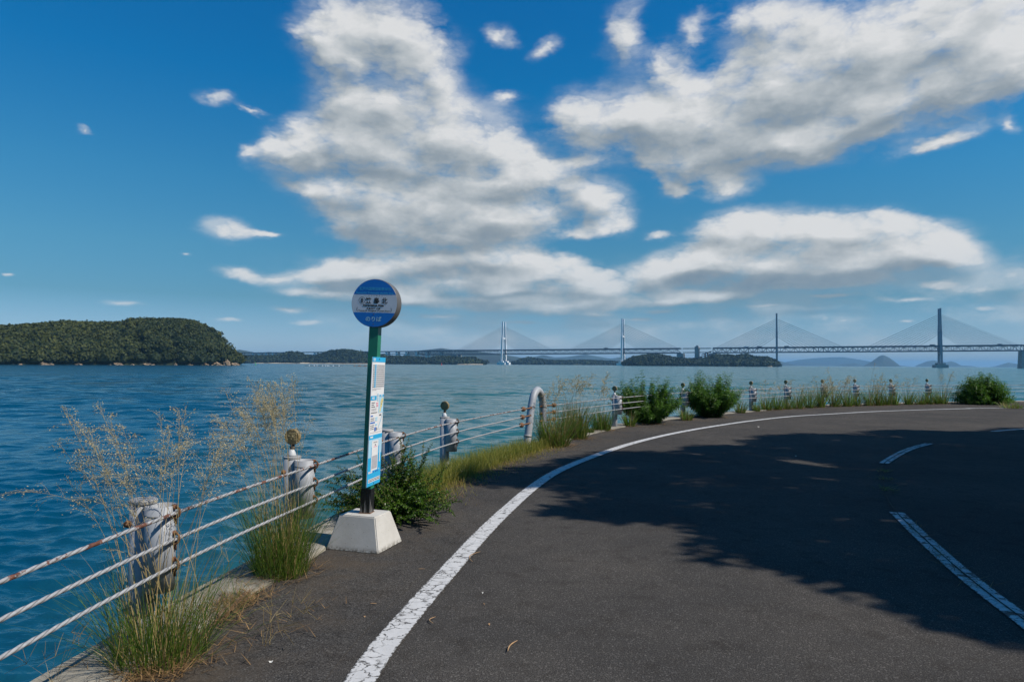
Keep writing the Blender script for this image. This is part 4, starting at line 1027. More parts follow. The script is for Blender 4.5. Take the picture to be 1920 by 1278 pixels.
# leafy shrubs
def leaves(m, pos, d, nrm, L, W, tone, fold=.25):
    """rhombic leaves folded along the midrib; arrays"""
    s = np.cross(d, nrm); s /= np.linalg.norm(s, axis=1)[:, None]+1e-9; u = np.cross(s, d)
    L_, W_ = L[:, None], W[:, None]
    a = pos; c = pos + d*L_ - u*L_*.12; mid = pos + d*L_*.45
    l = mid - s*W_*.5 + u*W_*fold; r = mid + s*W_*.5 + u*W_*fold
    n = len(pos); v = np.stack([a, l, c, r], axis=1).reshape(-1, 3); q = np.arange(n)[:, None]*4
    F = np.concatenate([q+np.array([[0, 2, 1]]), q+np.array([[0, 3, 2]])])
    m.add(v, F, np.repeat(tone, 4))
def unit(v): return v/(np.linalg.norm(v, axis=-1, keepdims=True)+1e-9)
def shoot_bush(loc, shoots, label, name, cat, leafm, stemm, group=None):
    """shoots: list of (polyline Nx3, leaf length, leaf width, spacing, start, droop, pairs)"""
    t = thing(name, loc, label, cat, group); ml, ms = MB(), MB()
    for (pl, L, W, sp, st, droop, whorl) in shoots:
        seg = np.r_[0, np.cumsum(np.linalg.norm(np.diff(pl, axis=0), axis=1))]; tot = seg[-1]
        ribbon(ms, pl, .008 if L > .05 else .005, .003, .5)
        k = max(3, int(tot*(1-st)/sp)); tt = st + (1-st)*(np.arange(k)+rng.uniform(0, .5, k))/k
        tt = np.repeat(tt, whorl)
        pos = np.stack([np.interp(tt*tot, seg, pl[:, c]) for c in range(3)], axis=1)
        T_ = unit(np.stack([np.interp(tt*tot+.01, seg, pl[:, c]) - np.interp(tt*tot-.01, seg, pl[:, c]) for c in range(3)], axis=1)+1e-6)
        n = len(tt); ang = np.arange(n)*2.4 + rng.normal(0, .4, n)
        ref = unit(np.cross(T_, np.array([.3, .2, .9]))); bi = np.cross(T_, ref)
        rad = ref*np.cos(ang)[:, None] + bi*np.sin(ang)[:, None]
        d = unit(rad + T_*rng.uniform(.25, .8, n)[:, None] + np.array([0, 0, -1.0])*droop)
        nr = unit(np.array([0, 0, 1.0]) + .5*T_ + rng.normal(0, .25, (n, 3)))
        sc = (1.08-.5*tt)*rng.uniform(.75, 1.2, n)
        leaves(ml, pos, d, nr, L*sc, W*sc, np.clip(rng.uniform(0, .75, n) + .25*tt, 0, 1))
    ms.build('stems', MATS[stemm], t); ml.build('leaves', MATS[leafm], t)
    return t
def arc(a, b, lift, k=7):
    a, b = np.array(a, float), np.array(b, float); c = (a+b)/2 + np.array(lift); return bez(a, c, b, np.linspace(0, 1, k))
# low spreading shrub behind the sign
ls = G(735, 972)
sh = []
def add_shoot(a, b, lift, L=.036, W=.021, sp=.012):
    main = arc(a, b, lift, 8); sh.append((main, L, W, sp, .12, .15, 2))
    for q in rng.uniform(.35, .95, 3):
        o = bez(main[0], main[4]*2-(main[0]+main[-1])/2, main[-1], [q])[0]
        d = (main[-1]-main[0]); d = d/np.linalg.norm(d)*rng.uniform(.08, .20) + rng.normal(0, .07, 3)
        sh.append((arc(o, o+d, (0, 0, .02), 5), L*.9, W*.9, sp, .1, .15, 2))
for i in range(105):
    a = rng.uniform(0, 2*PI); rr = rng.uniform(.15, 1)
    tip = np.array([math.cos(a)*.62*rr + .02, math.sin(a)*.50*rr, rng.uniform(.10, .56)*(1.15-.75*rr)])
    add_shoot((rng.normal(0, .08), rng.normal(0, .06), 0), tip, (0, 0, .13*rng.uniform(.5, 1.3)))
for px_, py_, dd in [(q[0]+rng.normal(0, 8), q[1]+rng.normal(0, 10), q[2]) for q in ((640,890,-.1),(655,905,-.1),(625,925,-.15),(665,930,-.2),(650,950,-.3),(630,960,-.25),(660,975,-.3),(675,900,.0),(640,990,-.35))*2] + [(640,890,-.1),(612,940,-.15),(636,935,-.1),(760,838,.15),(735,852,.1),(800,858,.0),(828,955,-.35),(822,925,-.2),(690,920,-.4),(770,980,-.5),(805,975,-.45),(720,985,-.5)]:
    add_shoot((rng.normal(0, .08), rng.normal(0, .06), 0), np.array(P(px_, py_, ls.y+dd))-np.array(ls), (0, 0, .10))
shoot_bush(ls, sh, 'low spreading dark green shrub behind the concrete sign block', 'low_shrub', 'shrub', 'leaf_shrub', 'stem_brown')
m = MB()                                          # the one weed stalk standing above the shrub
for (x0, y0, x1, y1) in ((783, 905, 795, 822), (776, 900, 768, 845)):
    a, b = np.array(P(x0, y0, ls.y+.25)), np.array(P(x1, y1, ls.y+.3)); a[2] = 0
    pl = arc(a, b, (0, 0, 0), 6); ribbon(m, pl, .006, .003, .3); n = 60
    tt = rng.uniform(.35, 1, n); pos = np.stack([np.interp(tt, np.linspace(0, 1, 6), pl[:, c]) for c in range(3)], axis=1)
    leaves(m, pos, unit(rng.normal(0, 1, (n, 3))+np.array([0, 0, .6])), unit(rng.normal(0, 1, (n, 3))), np.full(n, .022), np.full(n, .009), rng.uniform(.2, 1, n))
tag(m.build('weed_stalk', MATS['verge_grass']), 'slender yellow-green weed stalk rising above the low shrub', 'weed')
# two tall leafy bushes
def tall_bush(loc, n, h, w, label, lean=0):
    sh = []
    for i in range(n):
        a = rng.uniform(0, 2*PI); rr = math.sqrt(rng.uniform(0, 1))
        b = (math.cos(a)*.16*rr, math.sin(a)*.16*rr, 0)
        hh = h*rng.uniform(.45, 1.0)*(1.05-.45*rr**2)
        tip = (math.cos(a)*w*rr+lean, math.sin(a)*w*rr*.9, hh)
        pl = arc(b, tip, (math.cos(a)*w*.12, math.sin(a)*w*.12, .08), 9)
        sh.append((pl, .135, .030, .032, .10, .32, 3))
        for q in (2, 3, 4, 5):
            o = pl[q]; d = rng.normal(0, .10, 3) + np.array([math.cos(a)*.14, math.sin(a)*.14, .17])
            sh.append((arc(o, o+d, (0, 0, .0), 5), .115, .026, .030, .12, .35, 3))
    return shoot_bush(loc, sh, label, 'leafy_bush', 'bush', 'leaf_dark', 'stem_green', 'tall leafy bushes on the kerb')
tall_bush(G(1214, 793), 84, 1.40, 1.0, 'taller leafed bush nearest the hoop, left one of the two tall bushes')
tall_bush(G(1330, 781), 86, 1.50, 1.02, 'leafy bush behind a reflector post, right one of the two tall bushes')
# round dense bush at the far right
lr = G(1842, 757.5); lr = Vector((lr.x, lr.y, 0)); sh = []
for i in range(340):
    d = unit(rng.normal(0, 1, 3)); d[2] = abs(d[2])*1.0
    tip = d*np.array([1.16, 1.0, 1.28])*rng.uniform(.82, 1.06); tip[2] = max(tip[2], .08)
    sh.append((arc(tip*.35+np.array([0, 0, .05]), tip, (0, 0, .1), 5), .17, .045, .05, .05, .25, 2))
shoot_bush(lr, sh, 'dense round dark green bush at the far right end of the fence', 'round_bush', 'bush', 'leaf_dark', 'stem_brown')
# grass clumps around the hoop and along the far kerb
def tips_for(px, py, sx, sy, n, D): return [(None, P(px+rng.normal(0, sx), py+rng.normal(0, sy), D+rng.normal(0, .25))) for _ in range(n)]
GRP = 'grass tufts along the far kerb'
l1 = G(1040, 836); clump(l1, .26, 420, .82, .009, 'brownish grass clump at the right foot of the white hoop', GRP, lean=.42, straw=.55, tips=tips_for(1052, 722, 26, 14, 8, l1.y), spread=.28, nb=16, thick=1.9, seed=.018, seedk=.55)
l1 = G(1080, 822); clump(l1, .22, 360, .86, .010, 'straw tinted grass clump second to the right of the white hoop', GRP, lean=.30, straw=.65, tips=tips_for(1082, 715, 22, 12, 7, l1.y), spread=.30, nb=16, thick=1.9, seed=.018, seedk=.55)
l1 = G(1128, 807); clump(l1, .20, 300, .66, .010, 'green grass clump just left of the first far reflector post', GRP, lean=.30, straw=.35, tips=tips_for(1140, 722, 24, 12, 6, l1.y), spread=.30, nb=14, thick=2, seed=.02, seedk=.5)
small = [(1180,799,.20,.52,'small grass tuft between the reflector post and the left tall bush'),(1105,812,.14,.22,'tiny grass tuft on bare kerb between two taller clumps'),(1287,788,.22,.50,'short grass tuft at the foot of the post between the tall bushes'),
 (1388,774,.24,.55,'ragged grass tuft just right of the right tall bush'),(1418,771,.20,.42,'low grass tuft at the foot of first post past the bushes'),(1437,769,.26,.78,'spiky grass tuft just right of first post past the bushes'),(1457,768,.26,.74,'spiky grass tuft midway between first and second posts past the bushes'),
 (1476,767,.22,.55,'low grass tuft hiding the foot of second post past the bushes'),(1496,766,.26,.85,'leafy grass tuft just right of second post past the bushes'),(1517,764.5,.26,.90,'tall grass tuft just left of third post past the bushes'),(1538,763.5,.24,1.10,'tallest grass tuft hiding the foot of third post past the bushes'),
 (1566,762.3,.28,1.0,'wide green grass tuft right of third post past the bushes'),(1588,761.7,.28,.85,'dense green grass tuft just left of fourth post past the bushes'),(1606,761,.22,.7,'grass tuft hiding the foot of fourth post past the bushes'),(1629,760.4,.28,.9,'straw green grass tuft just right of fourth post past the bushes'),
 (1646,760,.28,1.0,'upright grass tuft midway between fourth and fifth posts past the bushes'),(1662,759.4,.22,.65,'low grass tuft just left of fifth post past the bushes'),(1677,759,.24,.8,'grass tuft hiding the foot of fifth post past the bushes'),(1704,758.4,.26,.9,'leaning grass tuft right of fifth post past the bushes'),
 (1726,758,.26,.7,'low grass tuft just left of sixth post past the bushes'),(1743,757.6,.22,.8,'grass tuft hiding the foot of sixth post past the bushes'),(1767,757.2,.28,.9,'last spiky grass tuft before the round dense bush'),(1757,757.4,.18,.5,'tiny grass tuft right of sixth post past the bushes')]
TK = {1437: 5, 1496: 6, 1538: 12, 1566: 14, 1588: 12, 1629: 8, 1646: 12, 1677: 6, 1704: 5, 1767: 8, 1388: 4, 1457: 4}
for (px_, py_, r_, h_, lab) in small:
    l1 = G(px_, py_); tk = TK.get(px_, 0); h_ *= .92; r_ *= .62
    clump(l1, r_, 105, h_, .015, lab, GRP, lean=.42, straw=.3, tips=tips_for(px_+4, py_-44, 12, 9, tk, l1.y) if tk else None, spread=.34, nb=9, thick=2.3, seed=.024, seedk=.3)
l1 = G(1897, 765); clump(l1, .35, 160, .28, .014, 'low dry grass patch growing over the edge line at far right', GRP, lean=.7, straw=.6)

# twigs and dropped leaves on the road
def twig(a, b, w, label, curve=0.0):
    a, b = Vector(a), Vector(b); c = (a+b)/2; d = (b-a); nrm = Vector((-d.y, d.x, 0)); m = MB()
    q = [a + d*t + nrm*curve*math.sin(t*PI) - c + Vector((0, 0, .012)) for t in np.linspace(0, 1, 7)]
    m.tube(q, [w*.5, w*.8, w, w, w*.9, w*.7, w*.35], 6)
    return tag(m.build('dry_twig', MATS['litter_tan'], None, True, loc=c), label, 'twig', 'dry twigs on the asphalt')
simple('litter_tan', (.36, .22, .11), .85, var=.3, scale=50)
twig(G(952, 1224), G(970, 1204), .004, 'reddish tan twig lying in the open lane right of the edge line', .1)
twig(G(886, 1055), G(901, 1036), .003, 'thin bent dry stem touching the right side of the edge line', .2)
twig(G(693, 1134), G(706, 1134), .003, 'short straw coloured twig on the verge left of the edge line')
twig(G(784, 1069), G(797, 1069), .0025, 'thin straight twig on the verge beyond the short straw one', .1)
twig(G(812, 1171), G(817, 1159), .003, 'small curled twig close beside the right side of the edge line', .3)
def leaf_bit(p, s, a, label, mt='litter_tan'):
    m = MB(); k = 9; v = [(0, 0, .010)] + [(s*math.cos(t)*.5*(1+.2*math.sin(3*t)), s*.32*math.sin(t), .006+.006*math.cos(2*t+a)) for t in np.linspace(0, 2*PI, k, endpoint=False)]
    m.add(v, [(0, i+1, (i+1) % k+1) for i in range(k)]); o = m.build('fallen_leaf', MATS[mt], None, loc=p); o.rotation_euler.z = a
    return tag(o, label, 'leaf', 'fallen leaves on the asphalt')
simple('leaf_white', (.7, .68, .62), .8, var=.2, scale=60)
leaf_bit(G(508, 1242), .022, .3, 'whitish flake lying on asphalt right of the nearest grass clump', 'leaf_white')
leaf_bit(G(917, 1171), .016, 1.2, 'small tan leaf in the lane beyond the reddish twig')
leaf_bit(G(907, 1133), .014, 2.2, 'tiny brown leaf in the lane right of the edge line')
leaf_bit(G(684, 1157), .014, .8, 'tiny tan leaf on the verge near the short straw twig')
leaf_bit(G(905, 1112), .012, .2, 'tiny white fleck in the lane near the brown leaf', 'leaf_white')
leaf_bit(G(1492, 855), .03, .5, 'pale leaf in the tree shade in the middle of the lane', 'leaf_white')
leaf_bit(G(1422, 800), .06, .5, 'pale leaf on the sunny far lane beyond the shade', 'leaf_white')
# moss and weeds in the worn centre line
litter('centre_moss', [G(1657, 885), G(1660, 900), G(1662, 918), G(1668, 922)], 260, .05, mt='verge_grass')
litter('centre_moss', [G(x, y) for x, y in ((1712,990),(1725,1005),(1755,1035),(1770,1048),(1790,1068),(1830,1100))], 220, .05, mt='dead_straw')
# ------------------------------------------------------------------ hillside and trees beyond the right edge (they shade the road)
IN = [Vector(q) for q in ((4.9, -30, 0), (5.6, -6, 0), (6.2, 1.5, 0), (7.2, 5.2, 0), (9.0, 8.2, 0), (11.4, 10.4, 0), (14.2, 12.0, 0), (18, 13.2, 0), (26, 14.6, 0), (60, 17, 0), (150, 20, 0))]
IA, IS = smooth_path(IN, 1.0); IT, INr = normals2d(IA); n = len(IA); m = MB()
prof = [(0, -.02), (.25, .12), (1.2, .9), (3, 2.6), (7, 7.0), (13, 12.0)]  # unseen bank, raised high to hold sky light off the shaded road
rows = []
for d, z in prof:
    wob = rng.normal(0, .10*min(d, 2), (n, 1))
    q = IA[:, :2] + INr*np.minimum(d, 4.0 + .25*d); q = q if d < 3 else IA[:, :2] + INr*3 + (np.array([26., -6.]) - (IA[:, :2]+INr*3))*(1-math.exp(-(d-3)/14))
    rows.append(np.c_[q, np.full(n, z) + wob[:, 0]])
m.add(np.concatenate(rows), [(j*n+i, (j+1)*n+i, (j+1)*n+i+1, j*n+i+1) for j in range(len(prof)-1) for i in range(n-1)])
tag(m.build('hillside', MATS['soil'], None, True), kind='structure')
def bank_cover():
    K = 9000; a = np.stack(rows[:5]); i = rng.integers(20, n-45, K); q = rng.uniform(0, 3.6, K); j = q.astype(int); f = (q-j)[:, None]
    b = a[j, i]*(1-f) + a[j+1, i]*f; g = rng.uniform(0, 1, K)[:, None]; i2 = np.minimum(i+1, n-1)
    b = b*(1-g) + (a[j, i2]*(1-f)+a[j+1, i2]*f)*g
    mm = MB(); blades(mm, b, rng.uniform(0, 2*PI, K), rng.uniform(.18, .6, K), rng.uniform(.012, .03, K), rng.uniform(.1, .7, K), rng.uniform(0, .5, K), rng.uniform(0, 1, K), 3)
    o = mm.build('bank_grass', MATS['blade_green']); o['kind'] = 'stuff'
bank_cover()
def shadow_tree(blobs, foot, name, label, leafn, size=.20):
    """blobs: (shadow x, shadow y, height, radius): crown masses whose shade falls there"""
    t = thing(name, foot, label, 'tree', 'trees on the bank that shade the road')
    F0 = np.array(foot); mt_, ml = MB(), MB(); cs = []
    for (sx, sy, h, r) in blobs:
        c = np.array([sx, sy, 0]) + h/sdir.z*np.array(sdir); cs.append((c, r))
    top = np.mean([c for c, r in cs], axis=0); top[2] += .5
    tr = arc(F0-F0, (top-F0)*np.array([.5, .5, .75]), (0, 0, .8), 9); mt_.tube([Vector(q) for q in tr], list(np.linspace(.24, .10, 9)), 9)
    for c, r in cs:
        for _ in range(3):
            e = c-F0+rng.normal(0, r*.35, 3); mt_.tube([Vector(q) for q in arc(tr[5+_], e, (0, 0, .3), 6)], list(np.linspace(.09, .02, 6)), 6)
        k = int(leafn*r**2); d = unit(rng.normal(0, 1, (k, 3))); rad = r*rng.uniform(.15, 1, k)**.45
        cl = unit(rng.normal(0, 1, (14, 3))); near = np.max(d@cl.T, axis=1)
        rad *= .72+.42*np.clip((near-.75)*4, 0, 1)
        pos = c - F0 + d*rad[:, None]*np.array([1, 1, .72])
        leaves(ml, pos, unit(d+rng.normal(0, .8, (k, 3))), unit(np.array([0, 0, 1.])+rng.normal(0, .7, (k, 3))), size*rng.uniform(.7, 1.3, k), size*.5*rng.uniform(.7, 1.3, k), rng.uniform(0, 1, k))
    mt_.build('trunk', MATS['bark'], t, True); ml.build('crown', MATS['leaf_dark'], t)
    return t
LN = 1900
shadow_tree([(2.1,7.4,8.2,1.25),(1.0,9.2,8.8,1.05),(2.9,5.6,7.6,1.3),(.9,7.0,8.3,.45),(-.1,8.9,9.1,.5)], (8.6, 5.4, 1.0), 'broadleaf_tree', 'leaning broadleaf tree on the bank whose crown shades the lane beside the sign', LN)
shadow_tree([(2.5,10.6,9.3,1.35),(4.2,8.8,9.0,1.9),(4.0,12.0,9.6,1.0),(1.4,10.6,9.4,.6)], (10.6, 7.6, 1.2), 'broadleaf_tree', 'broadleaf tree on the bank whose crown shades the middle of the bend', LN)
shadow_tree([(4.2,5.2,7.6,1.6),(4.4,3.2,7.0,1.5),(3.4,3.9,7.2,.8),(5.8,6.9,8.4,1.9)], (9.6, 3.0, 1.2), 'broadleaf_tree', 'broadleaf tree on the bank nearest the camera', LN)
shadow_tree([(6.4,11.2,9.8,2.1),(6.4,14.0,10.2,1.25),(8.4,13.2,10.2,1.9),(5.2,13.2,10,.7)], (14.2, 9.2, 1.4), 'broadleaf_tree', 'tall broadleaf tree on the inside of the bend', LN)
shadow_tree([(7.6,9.0,9.0,2.3),(9.8,10.6,9.4,2.5),(9.3,7.2,8.4,2.3)], (14.8, 6.2, 1.6), 'broadleaf_tree', 'broadleaf tree deeper inside the bend', LN)
shadow_tree([(10.6,14.4,10.6,2.0),(12.2,12.6,10,2.5),(13.6,15.2,10.4,1.9),(9.2,15.4,10.8,1.0)], (19.6, 10.6, 1.6), 'broadleaf_tree', 'tall broadleaf tree past the bend', LN)
shadow_tree([(16.0,14.6,9.8,2.5),(18.6,16.4,9.6,2.2),(15.4,11.4,9.6,2.6),(12.4,9.2,9.4,2.5)], (24, 10.2, 1.8), 'broadleaf_tree', 'farthest broadleaf tree on the bank past the bend', LN)
shadow_tree([(6.4,3.4,7.2,1.9),(5.6,1.0,7,1.7),(7.0,5.4,7.6,1.7)], (11.5, .6, 1.6), 'broadleaf_tree', 'broadleaf tree on the bank beside the camera', LN)

# ------------------------------------------------------------------ wooded islands
def crowns(N, pos, rad, K, size, tone0, m_leaf, m_core):
    ic, fc = ico(1)
    d = unit(rng.normal(0, 1, (N, K, 3))); d[..., 2] = np.abs(d[..., 2])*.9 - .15; d = unit(d)
    lump = 1 + .22*np.sin(d[..., 0]*4+rng.uniform(0, 6, (N, 1)))*np.sin(d[..., 1]*5+rng.uniform(0, 6, (N, 1)))
    R_ = rad[:, None, None]*np.array([1, 1, .85])
    c = pos[:, None, :] + d*R_*(lump*rng.uniform(.82, 1.08, (N, K)))[..., None]
    nr = unit(d + rng.normal(0, .45, (N, K, 3))); s = unit(np.cross(nr, rng.normal(0, 1, (N, K, 3)))); u = np.cross(nr, s)
    sz = size*rng.uniform(.6, 1.3, (N, K, 1))
    v = np.stack([c-s*sz-u*sz*.7, c+s*sz-u*sz*.5, c+s*sz*.8+u*sz, c-s*sz*.9+u*sz*.8], axis=2).reshape(-1, 3)
    F = np.arange(N*K*4).reshape(-1, 4)
    tn = np.clip(tone0[:, None]+rng.normal(0, .14, (N, K)), 0, 1)
    m_leaf.add(v, F, np.repeat(tn.ravel(), 4))
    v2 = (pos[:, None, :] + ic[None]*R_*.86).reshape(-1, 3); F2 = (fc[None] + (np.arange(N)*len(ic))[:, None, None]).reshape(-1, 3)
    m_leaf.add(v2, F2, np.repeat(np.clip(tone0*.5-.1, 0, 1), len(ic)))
def island(prof, D0, D1, depth, tree_h, N, K, size, matn, gname, wname, back=True, rmul=1.0, x_min=None, gmat='forest_floor', fall=1.0):
    """prof: skyline (px, py); D0..D1 the distance of the near shore at both ends; a ridge runs depth metres behind it"""
    xs = np.array([p[0] for p in prof], float); ys = np.array([p[1] for p in prof], float)
    n = 90; px = np.linspace(xs[0], xs[-1], n); py = np.interp(px, xs, ys)
    D = D0 + (D1-D0)*(px-xs[0])/(xs[-1]-xs[0]); Dr = D + depth
    hgt = np.maximum(np.array([P(a, b, c).z for a, b, c in zip(px, py, Dr)]) - SEA_Z - tree_h, .3)
    end = np.minimum(1, np.minimum((px-xs[0])/(xs[-1]-xs[0])*12+.02, (xs[-1]-px)/(xs[-1]-xs[0])*12/fall+.02))**.5
    dirx = np.array([(ray(a, 660).x/ray(a, 660).y) for a in px])
    def surf(i, t):                                # t: 0 near shore, 1 ridge, 2 far shore
        dd = Dr[i] - depth*end[i]*(1-t) if np.isscalar(t) else Dr[i] - depth*end[i]*(1-t)
        z = hgt[i]*np.sqrt(np.clip(1-(np.abs(1-t))**2.2, 0, 1))
        return np.stack([dirx[i]*dd, dd, SEA_Z + z], axis=-1)
    tt = np.r_[np.linspace(-.04, 1, 14), np.linspace(1.1, 2.04, 9)]
    ii = np.arange(n)
    rows = [surf(ii, np.full(n, t)) + np.array([0, 0, -3.0 if (t < 0 or t > 2) else .8*math.sin(t*7)]) for t in tt]
    m = MB(); m.add(np.concatenate(rows), [(j*n+i, j*n+i+1, (j+1)*n+i+1, (j+1)*n+i) for j in range(len(tt)-1) for i in range(n-1)])
    g = m.build(gname, MATS[gmat], None, True); g['kind'] = 'structure'
    i = rng.integers(0, n, N); t = .005 + 1.25*rng.uniform(0, 1, N)**1.7
    pos = surf(i, t) + np.c_[rng.normal(0, 1, N)*D[i]*(xs[-1]-xs[0])/n/FPX*.5, np.zeros(N), np.zeros(N)]
    rad = tree_h*.62*(.5+.95*rng.uniform(0, 1, N)**1.6)*rmul
    pos[:, 2] += (tree_h - rad*.9)*np.clip(.25+t*4, 0, 1)
    pos[:, 2] = np.maximum(pos[:, 2], SEA_Z + rad*.62)
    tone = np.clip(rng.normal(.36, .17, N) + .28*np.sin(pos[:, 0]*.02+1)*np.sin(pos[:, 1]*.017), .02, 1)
    m = MB(); crowns(N, pos, rad, K, size, tone, m, None)
    w_ = m.build(wname, MATS[matn]); w_['kind'] = 'stuff'
    return D, px
def rock(px, py0, D, w, h, label, group, mt='shore_rock'):
    v, f = ico(3); c = P(px, 680, D); c = Vector((c.x, c.y, SEA_Z))
    nn = .35*np.sin(v[:, 0:1]*5+px)*np.sin(v[:, 1:2]*6)*np.sin(v[:, 2:3]*7+1) + .22*np.sign(np.sin(v[:, 0:1]*9+v[:, 2:3]*7))*.4
    q = v*(1+nn)*np.array([w/2, w*.3, h*.62]); m = MB(); m.add(q, f)
    return tag(m.build('shore_rock', MATS[mt], None, False, loc=c), label, 'rock', group)
# left island
LP = [(-420,625),(-300,604),(-160,610),(-60,606),(0,611),(60,607),(130,601),(160,604),(230,603),(242,597),(300,596),(352,599),(376,607),(394,619),(412,637),(429,658),(444,681)]
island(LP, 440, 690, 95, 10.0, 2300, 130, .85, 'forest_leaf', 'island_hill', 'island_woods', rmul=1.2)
for k, (px_, w_, h_, lab) in enumerate(((24,4,1.6,'small pale shore rock farthest left under the wooded island'),(36,5,2,'pale shore rock second from the left under the wooded island'),(80,11,3.6,'wide tan rock outcrop left of the grassy gap on the island shore'),(92,7,7,'tall tan scar of bare earth on the wooded island shore'),(146,8,2.2,'long flat pale rock beside the grassy gap on the island shore'),
    (202,6,5,'upright pale rock block in the middle of the island shore'),(220,10,4,'wide pale rock right of the upright block on the island shore'),(247,5,2,'small pale rock in the middle of the island shore'),(277,13,3,'long low pale rock right of the middle of the island shore'),(328,5,3.4,'small pale boulder toward the right of the island shore'),
    (352,10,3,'low tan rock shelf toward the right of the island shore'),(372,9,3.6,'tan rock shelf third from the right tip of the island'),(394,8,2.6,'tan rock second from the right tip of the island'),(416,11,4.4,'broad tan rock near the right tip of the island'),(436,7,8,'pointed tan rock just before the right tip of the island'),(450,10,3.6,'low tan rock forming the right tip of the island'))):
    D_ = 440 + (690-440)*(px_+420)/860 + 4
    px_ = px_ - (10 if px_ > 380 else 0)
    rock(px_, 684, D_+ (14 if px_ > 425 else 0) - (6 if px_ < 400 else 0), w_, h_, lab, 'pale rocks along the wooded island shore')
# distant wooded islands under the bridge
HP = [(430,668),(456,667),(475,666),(505,666),(529,663),(541,658),(557,659),(575,665),(592,667),(603,662),(624,656),(641,654),(670,657),(692,662),(727,666),(760,667),(779,668),(805,671),(819,667),(846,667),(863,670),(884,668),(898,674),(906,680.5)]
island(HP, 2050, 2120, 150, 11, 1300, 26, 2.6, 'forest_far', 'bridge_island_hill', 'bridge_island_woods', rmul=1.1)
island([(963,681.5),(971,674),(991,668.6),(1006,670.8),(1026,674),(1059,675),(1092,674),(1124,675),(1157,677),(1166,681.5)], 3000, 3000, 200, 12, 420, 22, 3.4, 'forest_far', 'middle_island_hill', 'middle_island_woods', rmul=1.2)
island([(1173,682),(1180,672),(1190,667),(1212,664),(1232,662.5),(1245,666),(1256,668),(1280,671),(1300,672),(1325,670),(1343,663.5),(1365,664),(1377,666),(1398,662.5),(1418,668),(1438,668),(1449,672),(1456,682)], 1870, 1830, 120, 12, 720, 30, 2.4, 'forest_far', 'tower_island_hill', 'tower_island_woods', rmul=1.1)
# strips of beach
for (a, b, D_, lab, h) in ((470, 700, 2040, 'long', 2.2), (1392, 1452, 1826, 'short', 2.4), (855, 905, 2085, 'tip', 2.0), (560, 580, 2035, 'x', 3.5)):
    m = MB(); pa, pb = P(a, 680, D_), P(b, 680, D_+20); k = 24
    A_ = np.array([[pa.x+(pb.x-pa.x)*i/k, pa.y+(pb.y-pa.y)*i/k, 0] for i in range(k+1)])
    hh = h*(.5+.5*rng.uniform(0, 1, k+1)); hh[0] = hh[-1] = .1
    m.add(np.concatenate([np.c_[A_[:, :2], np.full(k+1, SEA_Z-1)], np.c_[A_[:, 0], A_[:, 1]+14, SEA_Z+hh], np.c_[A_[:, 0], A_[:, 1]+60, SEA_Z+hh+1]]), [(j*(k+1)+i, j*(k+1)+i+1, (j+1)*(k+1)+i+1, (j+1)*(k+1)+i) for j in range(2) for i in range(k)])
    m.build('beach', MATS['shore_sand'], None, True)['kind'] = 'structure'
# mountains across the water
def mountain(prof, D, depth, seed, name='mountain'):
    xs = np.array([p[0] for p in prof], float); ys = np.array([p[1] for p in prof], float)
    n, k = 70, 16; px = np.linspace(xs[0], xs[-1], n); py = np.interp(px, xs, ys)
    H = np.maximum(np.array([P(a, b, D).z for a, b in zip(px, py)])-SEA_Z, 0)
    X = np.array([P(a, 680, D).x for a in px]); g = np.random.default_rng(seed); v = []
    for j in range(k+1):
        t = j/k*2-1; w_ = np.clip(1-abs(t), 0, 1)**.8
        rid = 1+.16*np.sin(np.arange(n)*.55+j*.8+seed)*np.sin(j*1.3+np.arange(n)*.21)*(1-w_)
        v.append(np.c_[X*(1+t*depth/D), np.full(n, D+t*depth), SEA_Z-3 + (H+3)*w_*rid])
    m = MB(); m.add(np.concatenate(v), [(j*n+i, j*n+i+1, (j+1)*n+i+1, (j+1)*n+i) for j in range(k) for i in range(n-1)])
    m.build(name, MATS['mountain_wood'], None, True)['kind'] = 'structure'
mountain([(1616,687),(1633,678.6),(1649,667.2),(1656,665.3),(1665,669),(1677,677),(1690,687.5)], 7600, 260, 1)
mountain([(1712,688),(1725,682),(1739,677),(1750,675.3),(1762,677.5),(1774,678.5),(1784,676.8),(1793,680),(1803,685),(1822,686),(1838,688.5)], 10500, 500, 2)
mountain([(1560,687),(1580,682.5),(1603,680),(1616,684),(1625,687)], 9800, 400, 3)
mountain([(1850,689),(1867,686),(1890,679.5),(1907,682),(1935,680),(1980,688)], 10500, 500, 4)
mountain([(1440,686),(1470,679),(1500,674),(1530,671),(1560,669.5),(1580,669),(1606,673),(1640,679),(1680,684),(1710,687)], 12800, 700, 5)
mountain([(1470,685.5),(1492,681),(1515,679.5),(1545,682),(1575,686)], 11500, 500, 6)
mountain([(955,682),(985,676),(1005,668),(1019,665),(1040,670),(1062,669),(1074,667.3),(1098,663.8),(1120,668),(1145,672),(1165,669),(1200,674),(1260,684)], 8200, 500, 7)
mountain([(735,682),(758,664),(773,658),(800,655.5),(828,652.5),(845,655),(862,655),(885,656),(905,660),(930,663),(965,668),(1010,676),(1040,682)], 5200, 500, 8)
mountain([(380,680),(420,664),(447,655),(462,657.5),(480,661),(505,659.5),(525,661),(560,666),(600,675),(640,681)], 4300, 400, 9)
mountain([(1285,685),(1320,676),(1400,672),(1460,676),(1500,686)], 9000, 500, 10)

